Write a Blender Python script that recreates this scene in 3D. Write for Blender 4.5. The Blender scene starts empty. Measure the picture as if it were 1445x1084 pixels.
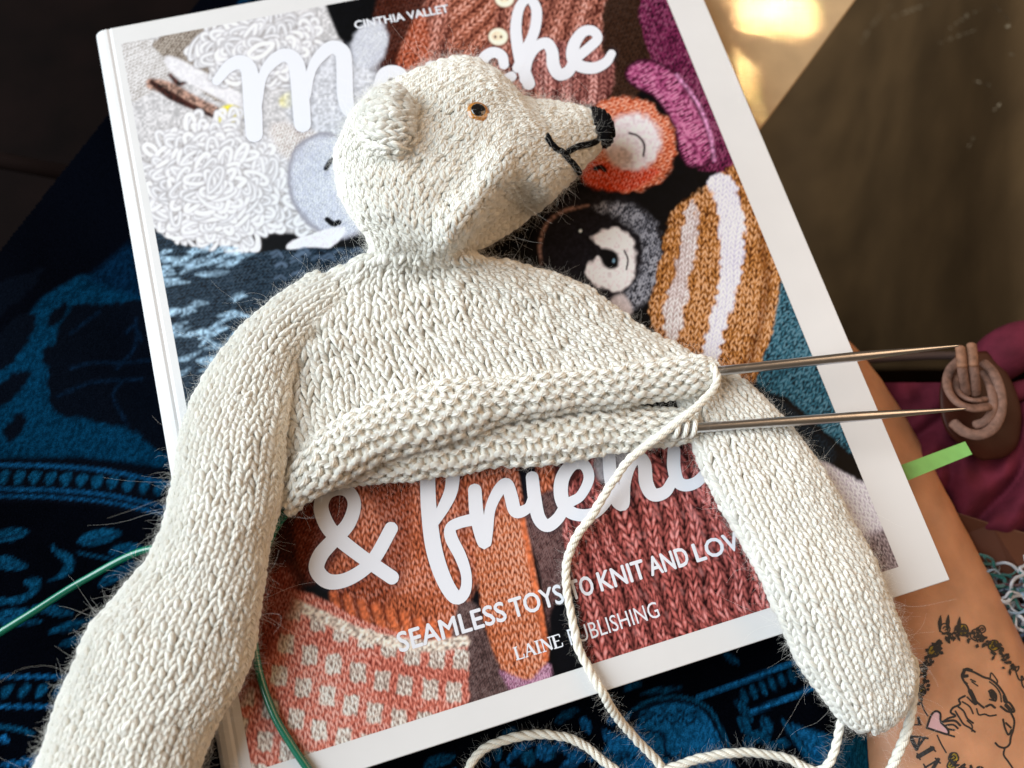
import bpy, math, random
import numpy as np
from mathutils import Matrix, Vector, kdtree

# ------------------------------------------------------------------ camera, world, lights, exposure
S = 0.01                                  # all layout below is in centimetres, the scene is in metres
PW, PH, FOC = 1445.0, 1084.0, 1050.0
CAM = np.array([-3.10861026, -8.83370329, 21.68311526])
CM = np.array([[0.9593337, 0.25157132, -0.12802628],
               [-0.27648662, 0.92883052, -0.2466354],
               [0.05686833, 0.2720032, 0.96061452]])
scene = bpy.context.scene
COL = scene.collection
cam_d = bpy.data.cameras.new('camera')
cam_d.sensor_width = 36.0
cam_d.lens = 36.0 * FOC / PW
cam_d.clip_start = 0.005
cam_d.clip_end = 20.0
cam_d.dof.use_dof = True
cam_d.dof.focus_distance = 0.212
cam_d.dof.aperture_fstop = 7.0
cam_o = bpy.data.objects.new('camera', cam_d)
mw = Matrix([list(CM[r]) + [CAM[r] * S] for r in range(3)] + [[0, 0, 0, 1]])
cam_o.matrix_world = mw
COL.objects.link(cam_o)
scene.camera = cam_o

world = bpy.data.worlds.new('World')
scene.world = world
world.use_nodes = True
wb = world.node_tree.nodes['Background']
wb.inputs[0].default_value = (1.0, 0.71, 0.45, 1)
wb.inputs[1].default_value = 0.125


def at_early(px, py, z):
    d = CM @ np.array([(px - PW / 2) / FOC, -(py - PH / 2) / FOC, -1.0])
    return CAM + d * ((z - CAM[2]) / d[2])


SUN_W = 0.019


def add_light(kind, name, loc, target, energy, color, **kw):
    d = bpy.data.lights.new(name, kind)
    d.energy = energy
    d.color = color
    for k, v in kw.items():
        setattr(d, k, v)
    o = bpy.data.objects.new(name, d)
    v = Vector(target) - Vector(loc)
    o.location = Vector(loc) * S
    o.rotation_euler = v.to_track_quat('-Z', 'Y').to_euler()
    COL.objects.link(o)
    return o


# the window that lights the lap from the upper left, and the sun patch it throws on the kraft flap
add_light('AREA', 'window_light', (-150, 56, 116), (0, 0, 0), 91.0, (0.84, 0.94, 1.0), shape='RECTANGLE', size=1.9, size_y=1.9)
add_light('AREA', 'warm_fill_light', (55, 2, 46), (0, -2, 0), 2.0, (1.0, 0.64, 0.37), shape='RECTANGLE', size=0.5, size_y=0.5)  # added warm fill on the right: warms the arms, gives the needles a highlight
SUN_A = at_early(1092, 2, -2.2)
SUN_B = at_early(1048, 128, -2.2)
add_light('AREA', 'sun_beam', SUN_A + np.array([14, 46, 64]), SUN_A, SUN_W, (1.0, 0.86, 0.58), shape='RECTANGLE', size=0.030, size_y=0.020, spread=math.radians(1.0))
add_light('AREA', 'sun_beam', SUN_B + np.array([14, 46, 64]), SUN_B, SUN_W * 0.22, (1.0, 0.86, 0.58), shape='RECTANGLE', size=0.006, size_y=0.022, spread=math.radians(1.0))

vs = scene.view_settings
vs.view_transform = 'Standard'
vs.look = 'None'
vs.exposure = 0.06
vs.gamma = 1.0
scene.cycles.max_bounces = 6
scene.cycles.use_denoising = True

rng = np.random.default_rng(7)
random.seed(7)

# ------------------------------------------------------------------ projection helpers


def at(px, py, z=0.0):
    """the point at height z (cm) that the photograph shows at pixel (px, py)"""
    d = CM @ np.array([(px - PW / 2) / FOC, -(py - PH / 2) / FOC, -1.0])
    return CAM + d * ((z - CAM[2]) / d[2])


def to_px(P):
    c = (np.asarray(P) - CAM) @ CM
    return np.stack([PW / 2 - FOC * c[..., 0] / c[..., 2], PH / 2 + FOC * c[..., 1] / c[..., 2]], -1)


def lin(c):
    c = np.asarray(c, float) / 255.0
    return np.where(c <= 0.04045, c / 12.92, ((c + 0.055) / 1.055) ** 2.4)


def spline(pts, n, closed=False):
    """Catmull-Rom through the rows of pts, n samples spread by chord length"""
    p = np.asarray(pts, float)
    if closed:
        p = np.vstack([p, p[:1]])
        ext = np.vstack([p[-2:-1], p, p[1:2]])
    else:
        ext = np.vstack([2 * p[0] - p[1], p, 2 * p[-1] - p[-2]])
    d = np.linalg.norm(np.diff(p[:, :min(3, p.shape[1])], axis=0), axis=1) + 1e-6
    cu = np.concatenate([[0], np.cumsum(d)])
    t = np.linspace(0, cu[-1], n)
    i = np.clip(np.searchsorted(cu, t, 'right') - 1, 0, len(d) - 1)
    f = ((t - cu[i]) / d[i])[:, None]
    a, b, c, e = ext[i], ext[i + 1], ext[i + 2], ext[i + 3]
    return 0.5 * (2 * b + (c - a) * f + (2 * a - 5 * b + 4 * c - e) * f ** 2 + (3 * b - a - 3 * c + e) * f ** 3)


_tab = np.random.default_rng(3).random((256, 256))


def vnoise(x, y, seed=0):
    x = np.asarray(x, float) + seed * 17.31
    y = np.asarray(y, float) + seed * 9.77
    xi = np.floor(x).astype(int)
    yi = np.floor(y).astype(int)
    fx = x - xi
    fy = y - yi
    fx = fx * fx * (3 - 2 * fx)
    fy = fy * fy * (3 - 2 * fy)
    g = lambda a, b: _tab[a & 255, b & 255]
    return (g(xi, yi) * (1 - fx) + g(xi + 1, yi) * fx) * (1 - fy) + (g(xi, yi + 1) * (1 - fx) + g(xi + 1, yi + 1) * fx) * fy


def sstep(a, b, x):
    t = np.clip((np.asarray(x, float) - a) / (b - a), 0, 1)
    return t * t * (3 - 2 * t)

# ------------------------------------------------------------------ object helpers


def tag(o, label=None, cat=None, group=None, kind=None):
    if label:
        o['label'] = label
    if cat:
        o['category'] = cat
    if group:
        o['group'] = group
    if kind:
        o['kind'] = kind
    return o


def thing(name, label, cat, loc):
    o = bpy.data.objects.new(name, None)
    o.empty_display_size = 0.01
    o.location = Vector(loc) * S
    COL.objects.link(o)
    tag(o, label, cat)
    return o


def root_of(o):
    while o.parent:
        o = o.parent
    return o


def mesh_obj(name, verts, faces, mat, parent=None, uv=None, col=None, tint=None, smooth=True, kind=None):
    """verts in cm (world); faces: (n,k) int array or list of tuples"""
    me = bpy.data.meshes.new(name)
    v = np.asarray(verts, float).reshape(-1, 3)
    if parent is not None:
        v = v * S - np.array(root_of(parent).location)
    else:
        v = v * S
    if isinstance(faces, np.ndarray):
        k = faces.shape[1]
        n = len(faces)
        me.vertices.add(len(v))
        me.vertices.foreach_set('co', v.ravel())
        me.loops.add(n * k)
        me.loops.foreach_set('vertex_index', faces.ravel().astype(np.int32))
        me.polygons.add(n)
        me.polygons.foreach_set('loop_start', np.arange(0, n * k, k, dtype=np.int32))
        me.update(calc_edges=True)
        fl = faces.ravel()
    else:
        me.from_pydata([tuple(p) for p in v], [], [tuple(f) for f in faces])
        me.update()
        fl = np.array([i for f in faces for i in f])
    if uv is not None:
        l = me.uv_layers.new(name='UVMap')
        l.data.foreach_set('uv', np.asarray(uv, float)[fl].ravel())
    if col is not None:
        a = me.color_attributes.new('Col', 'FLOAT_COLOR', 'POINT')
        c = np.concatenate([col, np.ones((len(col), 1))], 1)
        a.data.foreach_set('color', c.ravel())
    if tint is not None:
        a = me.attributes.new('tint', 'FLOAT', 'POINT')
        a.data.foreach_set('value', np.asarray(tint, float))
    if smooth:
        me.polygons.foreach_set('use_smooth', np.ones(len(me.polygons), bool))
    me.materials.append(mat)
    o = bpy.data.objects.new(name, me)
    COL.objects.link(o)
    if parent is not None:
        o.parent = parent
        if parent.parent is not None:      # sub-part: its part sits at the thing's origin
            pass
    if kind:
        o['kind'] = kind
    return o


def grid_faces(nu, nv, wrap_v=False):
    i = np.arange(nu - 1)[:, None]
    j = np.arange(nv if wrap_v else nv - 1)[None, :]
    j2 = (j + 1) % nv
    a = i * nv + j
    b = i * nv + j2
    c = (i + 1) * nv + j2
    d = (i + 1) * nv + j
    return np.stack(np.broadcast_arrays(a, b, c, d), -1).reshape(-1, 4)


def tubes(paths, normals, radii, K=6, flat=1.0, caps=False):
    """N tubes along paths (N,n,3); normals (N,n,3); radii (N,n). returns verts, quads, uv"""
    P = np.asarray(paths, float)
    N, n, _ = P.shape
    T = np.gradient(P, axis=1)
    T /= np.linalg.norm(T, axis=-1, keepdims=True) + 1e-12
    nn = normals - (normals * T).sum(-1, keepdims=True) * T
    nn /= np.linalg.norm(nn, axis=-1, keepdims=True) + 1e-12
    bb = np.cross(T, nn)
    ph = np.linspace(0, 2 * np.pi, K, endpoint=False)
    r = np.asarray(radii)[..., None, None]
    V = P[:, :, None, :] + r * (np.cos(ph)[None, None, :, None] * nn[:, :, None, :] * flat + np.sin(ph)[None, None, :, None] * bb[:, :, None, :])
    base = grid_faces(n, K, True)
    F = (base[None] + (np.arange(N) * n * K)[:, None, None]).reshape(-1, 4)
    seg = np.linalg.norm(np.diff(P, axis=1), axis=-1)
    L = np.concatenate([np.zeros((N, 1)), np.cumsum(seg, 1)], 1)
    uv = np.stack([np.broadcast_to(L[:, :, None], (N, n, K)), np.broadcast_to(ph[None, None, :] / (2 * np.pi), (N, n, K))], -1)
    return V.reshape(-1, 3), F, uv.reshape(-1, 2)


def frame_normals(path, up=(0, 0, 1)):
    """smooth normals for one path (n,3) by parallel transport from up"""
    P = np.asarray(path)
    T = np.gradient(P, axis=0)
    T /= np.linalg.norm(T, axis=1, keepdims=True) + 1e-12
    nrm = np.zeros_like(P)
    v = np.array(up, float)
    for i in range(len(P)):
        v = v - v.dot(T[i]) * T[i]
        v /= np.linalg.norm(v) + 1e-12
        nrm[i] = v
    return nrm


def closed_tube(name, path, radii, mat, parent=None, K=12, kind=None, flat=1.0):
    """one capped tube, ends closed by shrinking rings"""
    P = np.asarray(path, float)
    R = np.broadcast_to(np.asarray(radii, float), (len(P),)).copy()
    t0 = P[0] - P[1]
    t0 /= np.linalg.norm(t0)
    t1 = P[-1] - P[-2]
    t1 /= np.linalg.norm(t1)
    e = 0.5
    P = np.vstack([P[0] + t0 * R[0] * e, P[0] + t0 * R[0] * e * 0.7, P, P[-1] + t1 * R[-1] * e * 0.7, P[-1] + t1 * R[-1] * e])
    R = np.concatenate([[R[0] * 0.02, R[0] * 0.7], R, [R[-1] * 0.7, R[-1] * 0.02]])
    V, F, uv = tubes(P[None], frame_normals(P)[None], R[None], K, flat)
    return mesh_obj(name, V, F, mat, parent, uv=uv, kind=kind)

# ------------------------------------------------------------------ materials


def new_mat(name):
    m = bpy.data.materials.new(name)
    m.use_nodes = True
    nt = m.node_tree
    return m, nt, nt.nodes['Principled BSDF']


def node(nt, t, **kw):
    n = nt.nodes.new(t)
    for k, v in kw.items():
        if k.startswith('i_'):
            key = k[2:]
            n.inputs[int(key) if key.isdigit() else key].default_value = v
        else:
            setattr(n, k, v)
    return n


def plain(name, rgb, rough=0.6, spec=0.5, metal=0.0, coat=0.0, noise=0.0, nscale=200.0, bump=0.0, bscale=800.0, sheen=0.0):
    m, nt, b = new_mat(name)
    b.inputs['Base Color'].default_value = (*rgb, 1)
    b.inputs['Roughness'].default_value = rough
    b.inputs['Specular IOR Level'].default_value = spec
    b.inputs['Metallic'].default_value = metal
    b.inputs['Coat Weight'].default_value = coat
    b.inputs['Sheen Weight'].default_value = sheen
    tc = node(nt, 'ShaderNodeTexCoord')
    if noise:
        nz = node(nt, 'ShaderNodeTexNoise', i_Scale=nscale, i_Detail=4.0)
        nt.links.new(tc.outputs['Object'], nz.inputs['Vector'])
        mp = node(nt, 'ShaderNodeMapRange')
        mp.inputs['From Min'].default_value = 0.3
        mp.inputs['From Max'].default_value = 0.7
        mp.inputs['To Min'].default_value = 1 - noise
        mp.inputs['To Max'].default_value = 1 + noise
        nt.links.new(nz.outputs['Fac'], mp.inputs['Value'])
        mx = node(nt, 'ShaderNodeVectorMath', operation='SCALE')
        mx.inputs[0].default_value = rgb
        nt.links.new(mp.outputs[0], mx.inputs['Scale'])
        nt.links.new(mx.outputs[0], b.inputs['Base Color'])
    if bump:
        nb = node(nt, 'ShaderNodeTexNoise', i_Scale=bscale, i_Detail=3.0)
        nt.links.new(tc.outputs['Object'], nb.inputs['Vector'])
        bp = node(nt, 'ShaderNodeBump', i_Strength=bump, i_Distance=0.0004)
        nt.links.new(nb.outputs['Fac'], bp.inputs['Height'])
        nt.links.new(bp.outputs[0], b.inputs['Normal'])
    return m


def wool(name, rgb, ply=26.0, bump=0.7, var=0.10, rough=0.85, sheen=0.25, sss=0.0):
    """yarn: ply lines run round the strand (UV: length in cm, turn), tint differs from stitch to stitch"""
    m, nt, b = new_mat(name)
    b.inputs['Roughness'].default_value = rough
    b.inputs['Specular IOR Level'].default_value = 0.08
    b.inputs['Sheen Weight'].default_value = sheen
    b.inputs['Sheen Roughness'].default_value = 0.5
    if sss:
        b.inputs['Subsurface Weight'].default_value = sss
        b.inputs['Subsurface Radius'].default_value = (1.0, 0.9, 0.75)
        b.inputs['Subsurface Scale'].default_value = 0.0012
    uv = node(nt, 'ShaderNodeUVMap', uv_map='UVMap')
    sep = node(nt, 'ShaderNodeSeparateXYZ')
    nt.links.new(uv.outputs[0], sep.inputs[0])
    a = node(nt, 'ShaderNodeMath', operation='MULTIPLY')
    a.inputs[1].default_value = ply
    nt.links.new(sep.outputs[0], a.inputs[0])
    c = node(nt, 'ShaderNodeMath', operation='MULTIPLY')
    c.inputs[1].default_value = 2 * math.pi * 3
    nt.links.new(sep.outputs[1], c.inputs[0])
    ad = node(nt, 'ShaderNodeMath', operation='ADD')
    nt.links.new(a.outputs[0], ad.inputs[0])
    nt.links.new(c.outputs[0], ad.inputs[1])
    sn = node(nt, 'ShaderNodeMath', operation='SINE')
    nt.links.new(ad.outputs[0], sn.inputs[0])
    ab = node(nt, 'ShaderNodeMath', operation='ABSOLUTE')
    nt.links.new(sn.outputs[0], ab.inputs[0])
    tc = node(nt, 'ShaderNodeTexCoord')
    nz = node(nt, 'ShaderNodeTexNoise', i_Scale=1900.0, i_Detail=3.0)
    nt.links.new(tc.outputs['Object'], nz.inputs['Vector'])
    mh = node(nt, 'ShaderNodeMath', operation='MULTIPLY_ADD')
    mh.inputs[1].default_value = 0.8
    nt.links.new(nz.outputs['Fac'], mh.inputs[0])
    nt.links.new(ab.outputs[0], mh.inputs[2])
    bp = node(nt, 'ShaderNodeBump', i_Strength=bump, i_Distance=0.0003)
    nt.links.new(mh.outputs[0], bp.inputs['Height'])
    nt.links.new(bp.outputs[0], b.inputs['Normal'])
    at_ = node(nt, 'ShaderNodeAttribute', attribute_name='tint')
    n2 = node(nt, 'ShaderNodeTexNoise', i_Scale=60.0, i_Detail=2.0)
    nt.links.new(tc.outputs['Object'], n2.inputs['Vector'])
    s1 = node(nt, 'ShaderNodeMath', operation='MULTIPLY_ADD')
    s1.inputs[1].default_value = var
    s1.inputs[2].default_value = 1 - var * 0.5
    nt.links.new(at_.outputs['Fac'], s1.inputs[0])
    s2 = node(nt, 'ShaderNodeMath', operation='MULTIPLY_ADD')
    s2.inputs[1].default_value = 0.16
    s2.inputs[2].default_value = -0.08
    nt.links.new(n2.outputs['Fac'], s2.inputs[0])
    s3 = node(nt, 'ShaderNodeMath', operation='ADD')
    nt.links.new(s1.outputs[0], s3.inputs[0])
    nt.links.new(s2.outputs[0], s3.inputs[1])
    vm = node(nt, 'ShaderNodeVectorMath', operation='SCALE')
    vm.inputs[0].default_value = rgb
    nt.links.new(s3.outputs[0], vm.inputs['Scale'])
    nt.links.new(vm.outputs[0], b.inputs['Base Color'])
    return m


def vcol(name, rough=0.4, spec=0.5, coat=0.0, grain=0.0, gscale=1500.0, weave=0.0):
    m, nt, b = new_mat(name)
    b.inputs['Roughness'].default_value = rough
    b.inputs['Specular IOR Level'].default_value = spec
    b.inputs['Coat Weight'].default_value = coat
    b.inputs['Coat Roughness'].default_value = 0.25
    at_ = node(nt, 'ShaderNodeAttribute', attribute_name='Col')
    tc = node(nt, 'ShaderNodeTexCoord')
    if grain:
        nz = node(nt, 'ShaderNodeTexNoise', i_Scale=gscale, i_Detail=2.0)
        nt.links.new(tc.outputs['Object'], nz.inputs['Vector'])
        mp = node(nt, 'ShaderNodeMapRange')
        mp.inputs['From Min'].default_value = 0.3
        mp.inputs['From Max'].default_value = 0.7
        mp.inputs['To Min'].default_value = 1 - grain
        mp.inputs['To Max'].default_value = 1 + grain
        nt.links.new(nz.outputs['Fac'], mp.inputs['Value'])
        vm = node(nt, 'ShaderNodeVectorMath', operation='SCALE')
        nt.links.new(at_.outputs['Color'], vm.inputs[0])
        nt.links.new(mp.outputs[0], vm.inputs['Scale'])
        nt.links.new(vm.outputs[0], b.inputs['Base Color'])
    else:
        nt.links.new(at_.outputs['Color'], b.inputs['Base Color'])
    if weave:
        w = node(nt, 'ShaderNodeTexNoise', i_Scale=2200.0, i_Detail=1.0)
        nt.links.new(tc.outputs['Object'], w.inputs['Vector'])
        bp = node(nt, 'ShaderNodeBump', i_Strength=weave, i_Distance=0.0003)
        nt.links.new(w.outputs['Fac'], bp.inputs['Height'])
        nt.links.new(bp.outputs[0], b.inputs['Normal'])
    return m


M_WOOL = wool('cream_wool', (0.88, 0.845, 0.76), bump=0.7, rough=1.0, sheen=0.4, sss=0.2)
M_YARN = wool('cream_yarn', (0.84, 0.80, 0.70), ply=40.0, bump=0.5, sss=0.25)
M_BLACKWOOL = wool('black_yarn', (0.004, 0.004, 0.005), ply=26.0, bump=0.6, var=0.3, sheen=0.0)
M_FUZZ, _nt, _b = new_mat('wool_fibre')          # fine fibres let light through
_d = node(_nt, 'ShaderNodeBsdfDiffuse', i_Color=(0.97, 0.955, 0.91, 1))
_t = node(_nt, 'ShaderNodeBsdfTranslucent', i_Color=(0.97, 0.955, 0.91, 1))
_m = node(_nt, 'ShaderNodeMixShader', i_Fac=0.5)
_nt.links.new(_d.outputs[0], _m.inputs[1])
_nt.links.new(_t.outputs[0], _m.inputs[2])
_nt.links.new(_m.outputs[0], _nt.nodes['Material Output'].inputs['Surface'])
M_CARD = plain('white_card', (0.645, 0.635, 0.635), rough=0.42, spec=0.4, noise=0.02, nscale=60)
M_PAPER = plain('page_paper', (0.70, 0.66, 0.58), rough=0.8, noise=0.08, nscale=900)
M_INK = plain('white_ink', (0.70, 0.71, 0.765), rough=0.45, spec=0.4)
M_STEEL = plain('needle_steel', (0.56, 0.57, 0.60), rough=0.28, metal=1.0, bump=0.05, bscale=1500)
M_CABLE = plain('green_cable', (0.0, 0.13, 0.075), rough=0.25, spec=0.6, coat=0.4)
M_BLACK = plain('black_print', (0.018, 0.014, 0.013), rough=0.6)

# ------------------------------------------------------------------ knitted surfaces


class Tube:
    """a body between two outlines: rows (ax, ay, bx, by, zc, h): outline pixels, height of the mid plane and half thickness (cm)"""

    def __init__(self, rows, p=2.0, ns=260, nt=192, lump=0.05, seed=1, warp=None, lean=0.85):
        ctl = []
        for ax, ay, bx, by, zc, h in rows:
            A = at(ax, ay, zc)
            B = at(bx, by, zc)
            m = (A + B) / 2
            ctl.append(list(m) + list((A - B) / 2) + [h])
        c = spline(ctl, ns)
        C, E1, Hh = c[:, :3], c[:, 3:6], np.maximum(c[:, 6], 0.01)
        up = CAM - C                                   # a soft body slumps a little: its crown leans off the vertical
        up = up / np.linalg.norm(up, axis=1, keepdims=True) * lean + np.array([0, 0, 1.0]) * (1 - lean)
        up /= np.linalg.norm(up, axis=1, keepdims=True)
        th = np.linspace(0, 2 * np.pi, nt, endpoint=False)
        co = np.sign(np.cos(th)) * np.abs(np.cos(th)) ** (2 / p)
        si = np.sign(np.sin(th)) * np.abs(np.sin(th)) ** (2 / p)
        P = C[:, None, :] + E1[:, None, :] * co[None, :, None] + up[:, None, :] * (Hh[:, None] * si[None, :])[..., None]
        self.C = C
        if warp is not None:
            P = warp(P)
        self.P = P
        self.N = self._normals(P)
        if lump:
            P = P + self.N * (lump * (vnoise(P[..., 0] * 0.9, P[..., 1] * 0.9 + P[..., 2], seed) - 0.5) * 2)[..., None]
            P = P + self.N * (lump * 0.5 * (vnoise(P[..., 0] * 2.3, P[..., 1] * 2.3 + P[..., 2] * 2, seed + 5) - 0.5) * 2)[..., None]
            self.P = P
            self.N = self._normals(P)
        self.ns, self.nt = ns, nt
        self.px = to_px(self.P)
        self._kd = None

    def _normals(self, P):
        ds = np.gradient(P, axis=0)
        dt = np.roll(P, -1, 1) - np.roll(P, 1, 1)
        n = np.cross(ds, dt)
        n /= np.linalg.norm(n, axis=-1, keepdims=True) + 1e-12
        out = P - self.C[:, None, :]
        sgn = np.sign((n * out).sum(-1).mean())
        return n * (sgn if sgn else 1)

    def top_window(self, t0, t1, n):
        """resample theta in [t0, t1] (radians, pi/2 is the top) so that columns are equal in arc length; (ns, n, 3) points, normals, length"""
        a = np.linspace(t0, t1, 260)
        idx = a / (2 * np.pi) * self.nt
        P, N = self._theta(idx)
        seg = np.linalg.norm(np.diff(P, axis=1), axis=-1)
        cu = np.concatenate([np.zeros((self.ns, 1)), np.cumsum(seg, 1)], 1)
        L = cu[:, -1]
        cu = cu / (L[:, None] + 1e-9)
        q = np.linspace(0, 1, n)
        Pq = np.empty((self.ns, n, 3))
        Nq = np.empty((self.ns, n, 3))
        for i in range(self.ns):
            for k in range(3):
                Pq[i, :, k] = np.interp(q, cu[i], P[i, :, k])
                Nq[i, :, k] = np.interp(q, cu[i], N[i, :, k])
        Nq /= np.linalg.norm(Nq, axis=-1, keepdims=True) + 1e-12
        return Pq, Nq, L

    def _theta(self, idx):
        i0 = np.floor(idx).astype(int)
        f = (idx - i0)[None, :, None]
        a, b = i0 % self.nt, (i0 + 1) % self.nt
        return self.P[:, a] * (1 - f) + self.P[:, b] * f, self.N[:, a] * (1 - f) + self.N[:, b] * f

    def core(self, name, mat, parent, inset=0.055, kind=None):
        V = self.P - self.N * inset
        V = V[::2, ::2]
        ns, nt = V.shape[:2]
        verts = np.vstack([V.reshape(-1, 3), V[0].mean(0)[None], V[-1].mean(0)[None]])
        F = grid_faces(ns, nt, True)
        c0, c1 = ns * nt, ns * nt + 1
        j = np.arange(nt)
        cap0 = np.stack([np.full(nt, c0), (j + 1) % nt, j, j], 1)[:, :3]
        cap1 = np.stack([np.full(nt, c1), (ns - 1) * nt + j, (ns - 1) * nt + (j + 1) % nt], 1)
        faces = [tuple(f) for f in F] + [tuple(f) for f in cap0] + [tuple(f) for f in cap1]
        return mesh_obj(name, verts, faces, mat, parent, uv=np.zeros((len(verts), 2)), tint=np.full(len(verts), 0.5), kind=kind)

    def surf(self, px, py):
        """surface point and normal that shows at a pixel"""
        if self._kd is None:
            vd = CAM - self.P
            m = (self.N * vd).sum(-1) > 0
            self._q = self.P[m]
            self._n = self.N[m]
            q = to_px(self._q)
            self._kd = kdtree.KDTree(len(q))
            for i, (x, y) in enumerate(q):
                self._kd.insert((x, y, 0), i)
            self._kd.balance()
        hits = self._kd.find_n((px, py, 0), 5)
        zs = [self._q[h[1]][2] for h in hits]
        zt = max(zs)
        hits = [h for h in hits if self._q[h[1]][2] > zt - 0.5]
        w = np.array([1 / (h[2] + 0.3) for h in hits])
        w /= w.sum()
        z = sum(wi * self._q[h[1]][2] for wi, h in zip(w, hits))
        n = sum(wi * self._n[h[1]] for wi, h in zip(w, hits))
        return at(px, py, z), n / np.linalg.norm(n)


def sampler(Pq, Nq):
    ns, n = Pq.shape[:2]

    def f(s, a):
        x = np.clip(s, 0, 1) * (ns - 1)
        y = np.clip(a, 0, 1) * (n - 1)
        i = np.clip(np.floor(x).astype(int), 0, ns - 2)
        j = np.clip(np.floor(y).astype(int), 0, n - 2)
        fx = (x - i)[..., None]
        fy = (y - j)[..., None]
        w = ((1 - fx) * (1 - fy), fx * (1 - fy), (1 - fx) * fy, fx * fy)
        p = w[0] * Pq[i, j] + w[1] * Pq[i + 1, j] + w[2] * Pq[i, j + 1] + w[3] * Pq[i + 1, j + 1]
        q = w[0] * Nq[i, j] + w[1] * Nq[i + 1, j] + w[2] * Nq[i, j + 1] + w[3] * Nq[i + 1, j + 1]
        return p, q
    return f


def wales(L, nom, seed, relax=0.10, lo=0.60, hi=1.50):
    """columns of stitches: cells of [0,1] that split where the fabric widens and merge where it narrows"""
    r = np.random.default_rng(seed)
    ns = len(L)
    n0 = max(3, int(round(L[0] / nom)))
    b = list(np.linspace(0, 1, n0 + 1))
    cur = [dict(s=[], l=[], r=[]) for _ in range(n0)]
    done = []
    cool = 0
    for i in range(ns):
        s = i / (ns - 1)
        bb = np.array(b)
        if len(bb) > 2:
            bb[1:-1] += relax * (bb[:-2] + bb[2:] - 2 * bb[1:-1])
        b = list(bb)
        for k, c in enumerate(cur):
            c['s'].append(s)
            c['l'].append(b[k])
            c['r'].append(b[k + 1])
        cool -= 1
        if cool > 0:
            continue
        w = np.diff(np.array(b)) * L[i] / nom
        k = int(np.argmax(w + r.uniform(0, 0.12, len(w))))
        if w.mean() > 1.12 or w[k] > hi:
            m = (b[k] + b[k + 1]) / 2
            done.append(cur[k])
            cur[k:k + 1] = [dict(s=[s], l=[b[k]], r=[m]), dict(s=[s], l=[m], r=[b[k + 1]])]
            b.insert(k + 1, m)
            cool = 1 if w.mean() > 1.25 else 2
        elif w.mean() < 0.86 and len(cur) > 3:
            k = int(np.argmin(w[:-1] + w[1:] + r.uniform(0, 0.2, len(w) - 1)))
            done += [cur[k], cur[k + 1]]
            cur[k:k + 2] = [dict(s=[s], l=[b[k]], r=[b[k + 2]])]
            b.pop(k + 1)
            cool = 1
    done += cur
    return [d for d in done if len(d['s']) > 3]


#                 x      y      z      r    (x in wale widths, y in rows, z and r in strand radii)
LEG = np.array([[0.03, -0.62, -0.60, 0.70],
                [0.07, -0.36, -0.05, 0.92],
                [0.15, -0.02, 0.30, 1.10],
                [0.245, 0.32, 0.42, 1.16],
                [0.33, 0.66, 0.28, 1.08],
                [0.385, 0.96, -0.08, 0.88],
                [0.40, 1.20, -0.62, 0.68]])


def stockinette(tube, name, parent, nom, row, rad, t0=-0.35, t1=math.pi + 0.35, seed=1, mat=None, s0=0.0, s1=1.0, flip=False, K=6, keep=None, messy=1.0):
    Pq, Nq, L = tube.top_window(t0, t1, 220)
    f = sampler(Pq, Nq)
    r = np.random.default_rng(seed)
    X, Yc, W_, S_ = [], [], [], []
    for wl in wales(L, nom, seed):
        s = np.array(wl['s'])
        l = np.array(wl['l'])
        rr = np.array(wl['r'])
        mid, _ = f(s, (l + rr) / 2)
        d = np.concatenate([[0], np.cumsum(np.linalg.norm(np.diff(mid, axis=0), axis=1))])
        if d[-1] < row * 0.8:
            continue
        n = max(1, int(round(d[-1] / row)))
        ph = r.uniform(-0.08, 0.08)
        for k in range(n):
            yb = (k + 0.1 + ph) / n
            S_.append((s, l, rr, d, yb * d[-1], d[-1] / n))
    # sample every template point of every leg
    m = len(LEG)
    paths, norms, rads, tints = [], [], [], []
    SS = np.empty((len(S_) * 2, m))
    AA = np.empty_like(SS)
    ZZ = np.empty_like(SS)
    RR = np.empty_like(SS)
    TT = np.empty(len(S_) * 2)
    for q, (s, l, rr, d, y0, pitch) in enumerate(S_):
        jit = r.normal(0, 0.055 * messy, 4)
        sc = 1 + r.normal(0, 0.07 * messy)
        tn = r.uniform(0, 1)
        for side in (0, 1):
            sg = -1 if side == 0 else 1
            x = sg * (LEG[:, 0] * (1 + r.normal(0, 0.06 * messy))) + jit[0]
            ly = LEG[:, 1] + jit[1] + r.normal(0, 0.05 * messy)
            if flip:
                ly = 1 - ly
            y = y0 + ly * pitch
            si = np.interp(y, d, s)
            ai = np.interp(si, s, l)
            bi = np.interp(si, s, rr)
            SS[2 * q + side] = si
            AA[2 * q + side] = (ai + bi) / 2 + x * (bi - ai)
            ZZ[2 * q + side] = LEG[:, 2] * rad + r.normal(0, 0.012 * messy)
            RR[2 * q + side] = LEG[:, 3] * rad * sc * (1 + r.normal(0, 0.05))
            TT[2 * q + side] = np.clip(tn + r.normal(0, 0.15), 0, 1)
    ok = (SS.min(1) >= s0) & (SS.max(1) <= s1)
    p, nn = f(SS, AA)
    p = p + nn * ZZ[..., None]
    if keep is not None:
        ok &= keep(p[:, m // 2])
    p, nn, RR, TT = p[ok], nn[ok], RR[ok], TT[ok]
    V, F, uv = tubes(p, nn, RR, K)
    return mesh_obj(name, V, F, mat or M_WOOL, parent, uv=uv, tint=np.repeat(TT, m * K), kind='stuff')


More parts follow.
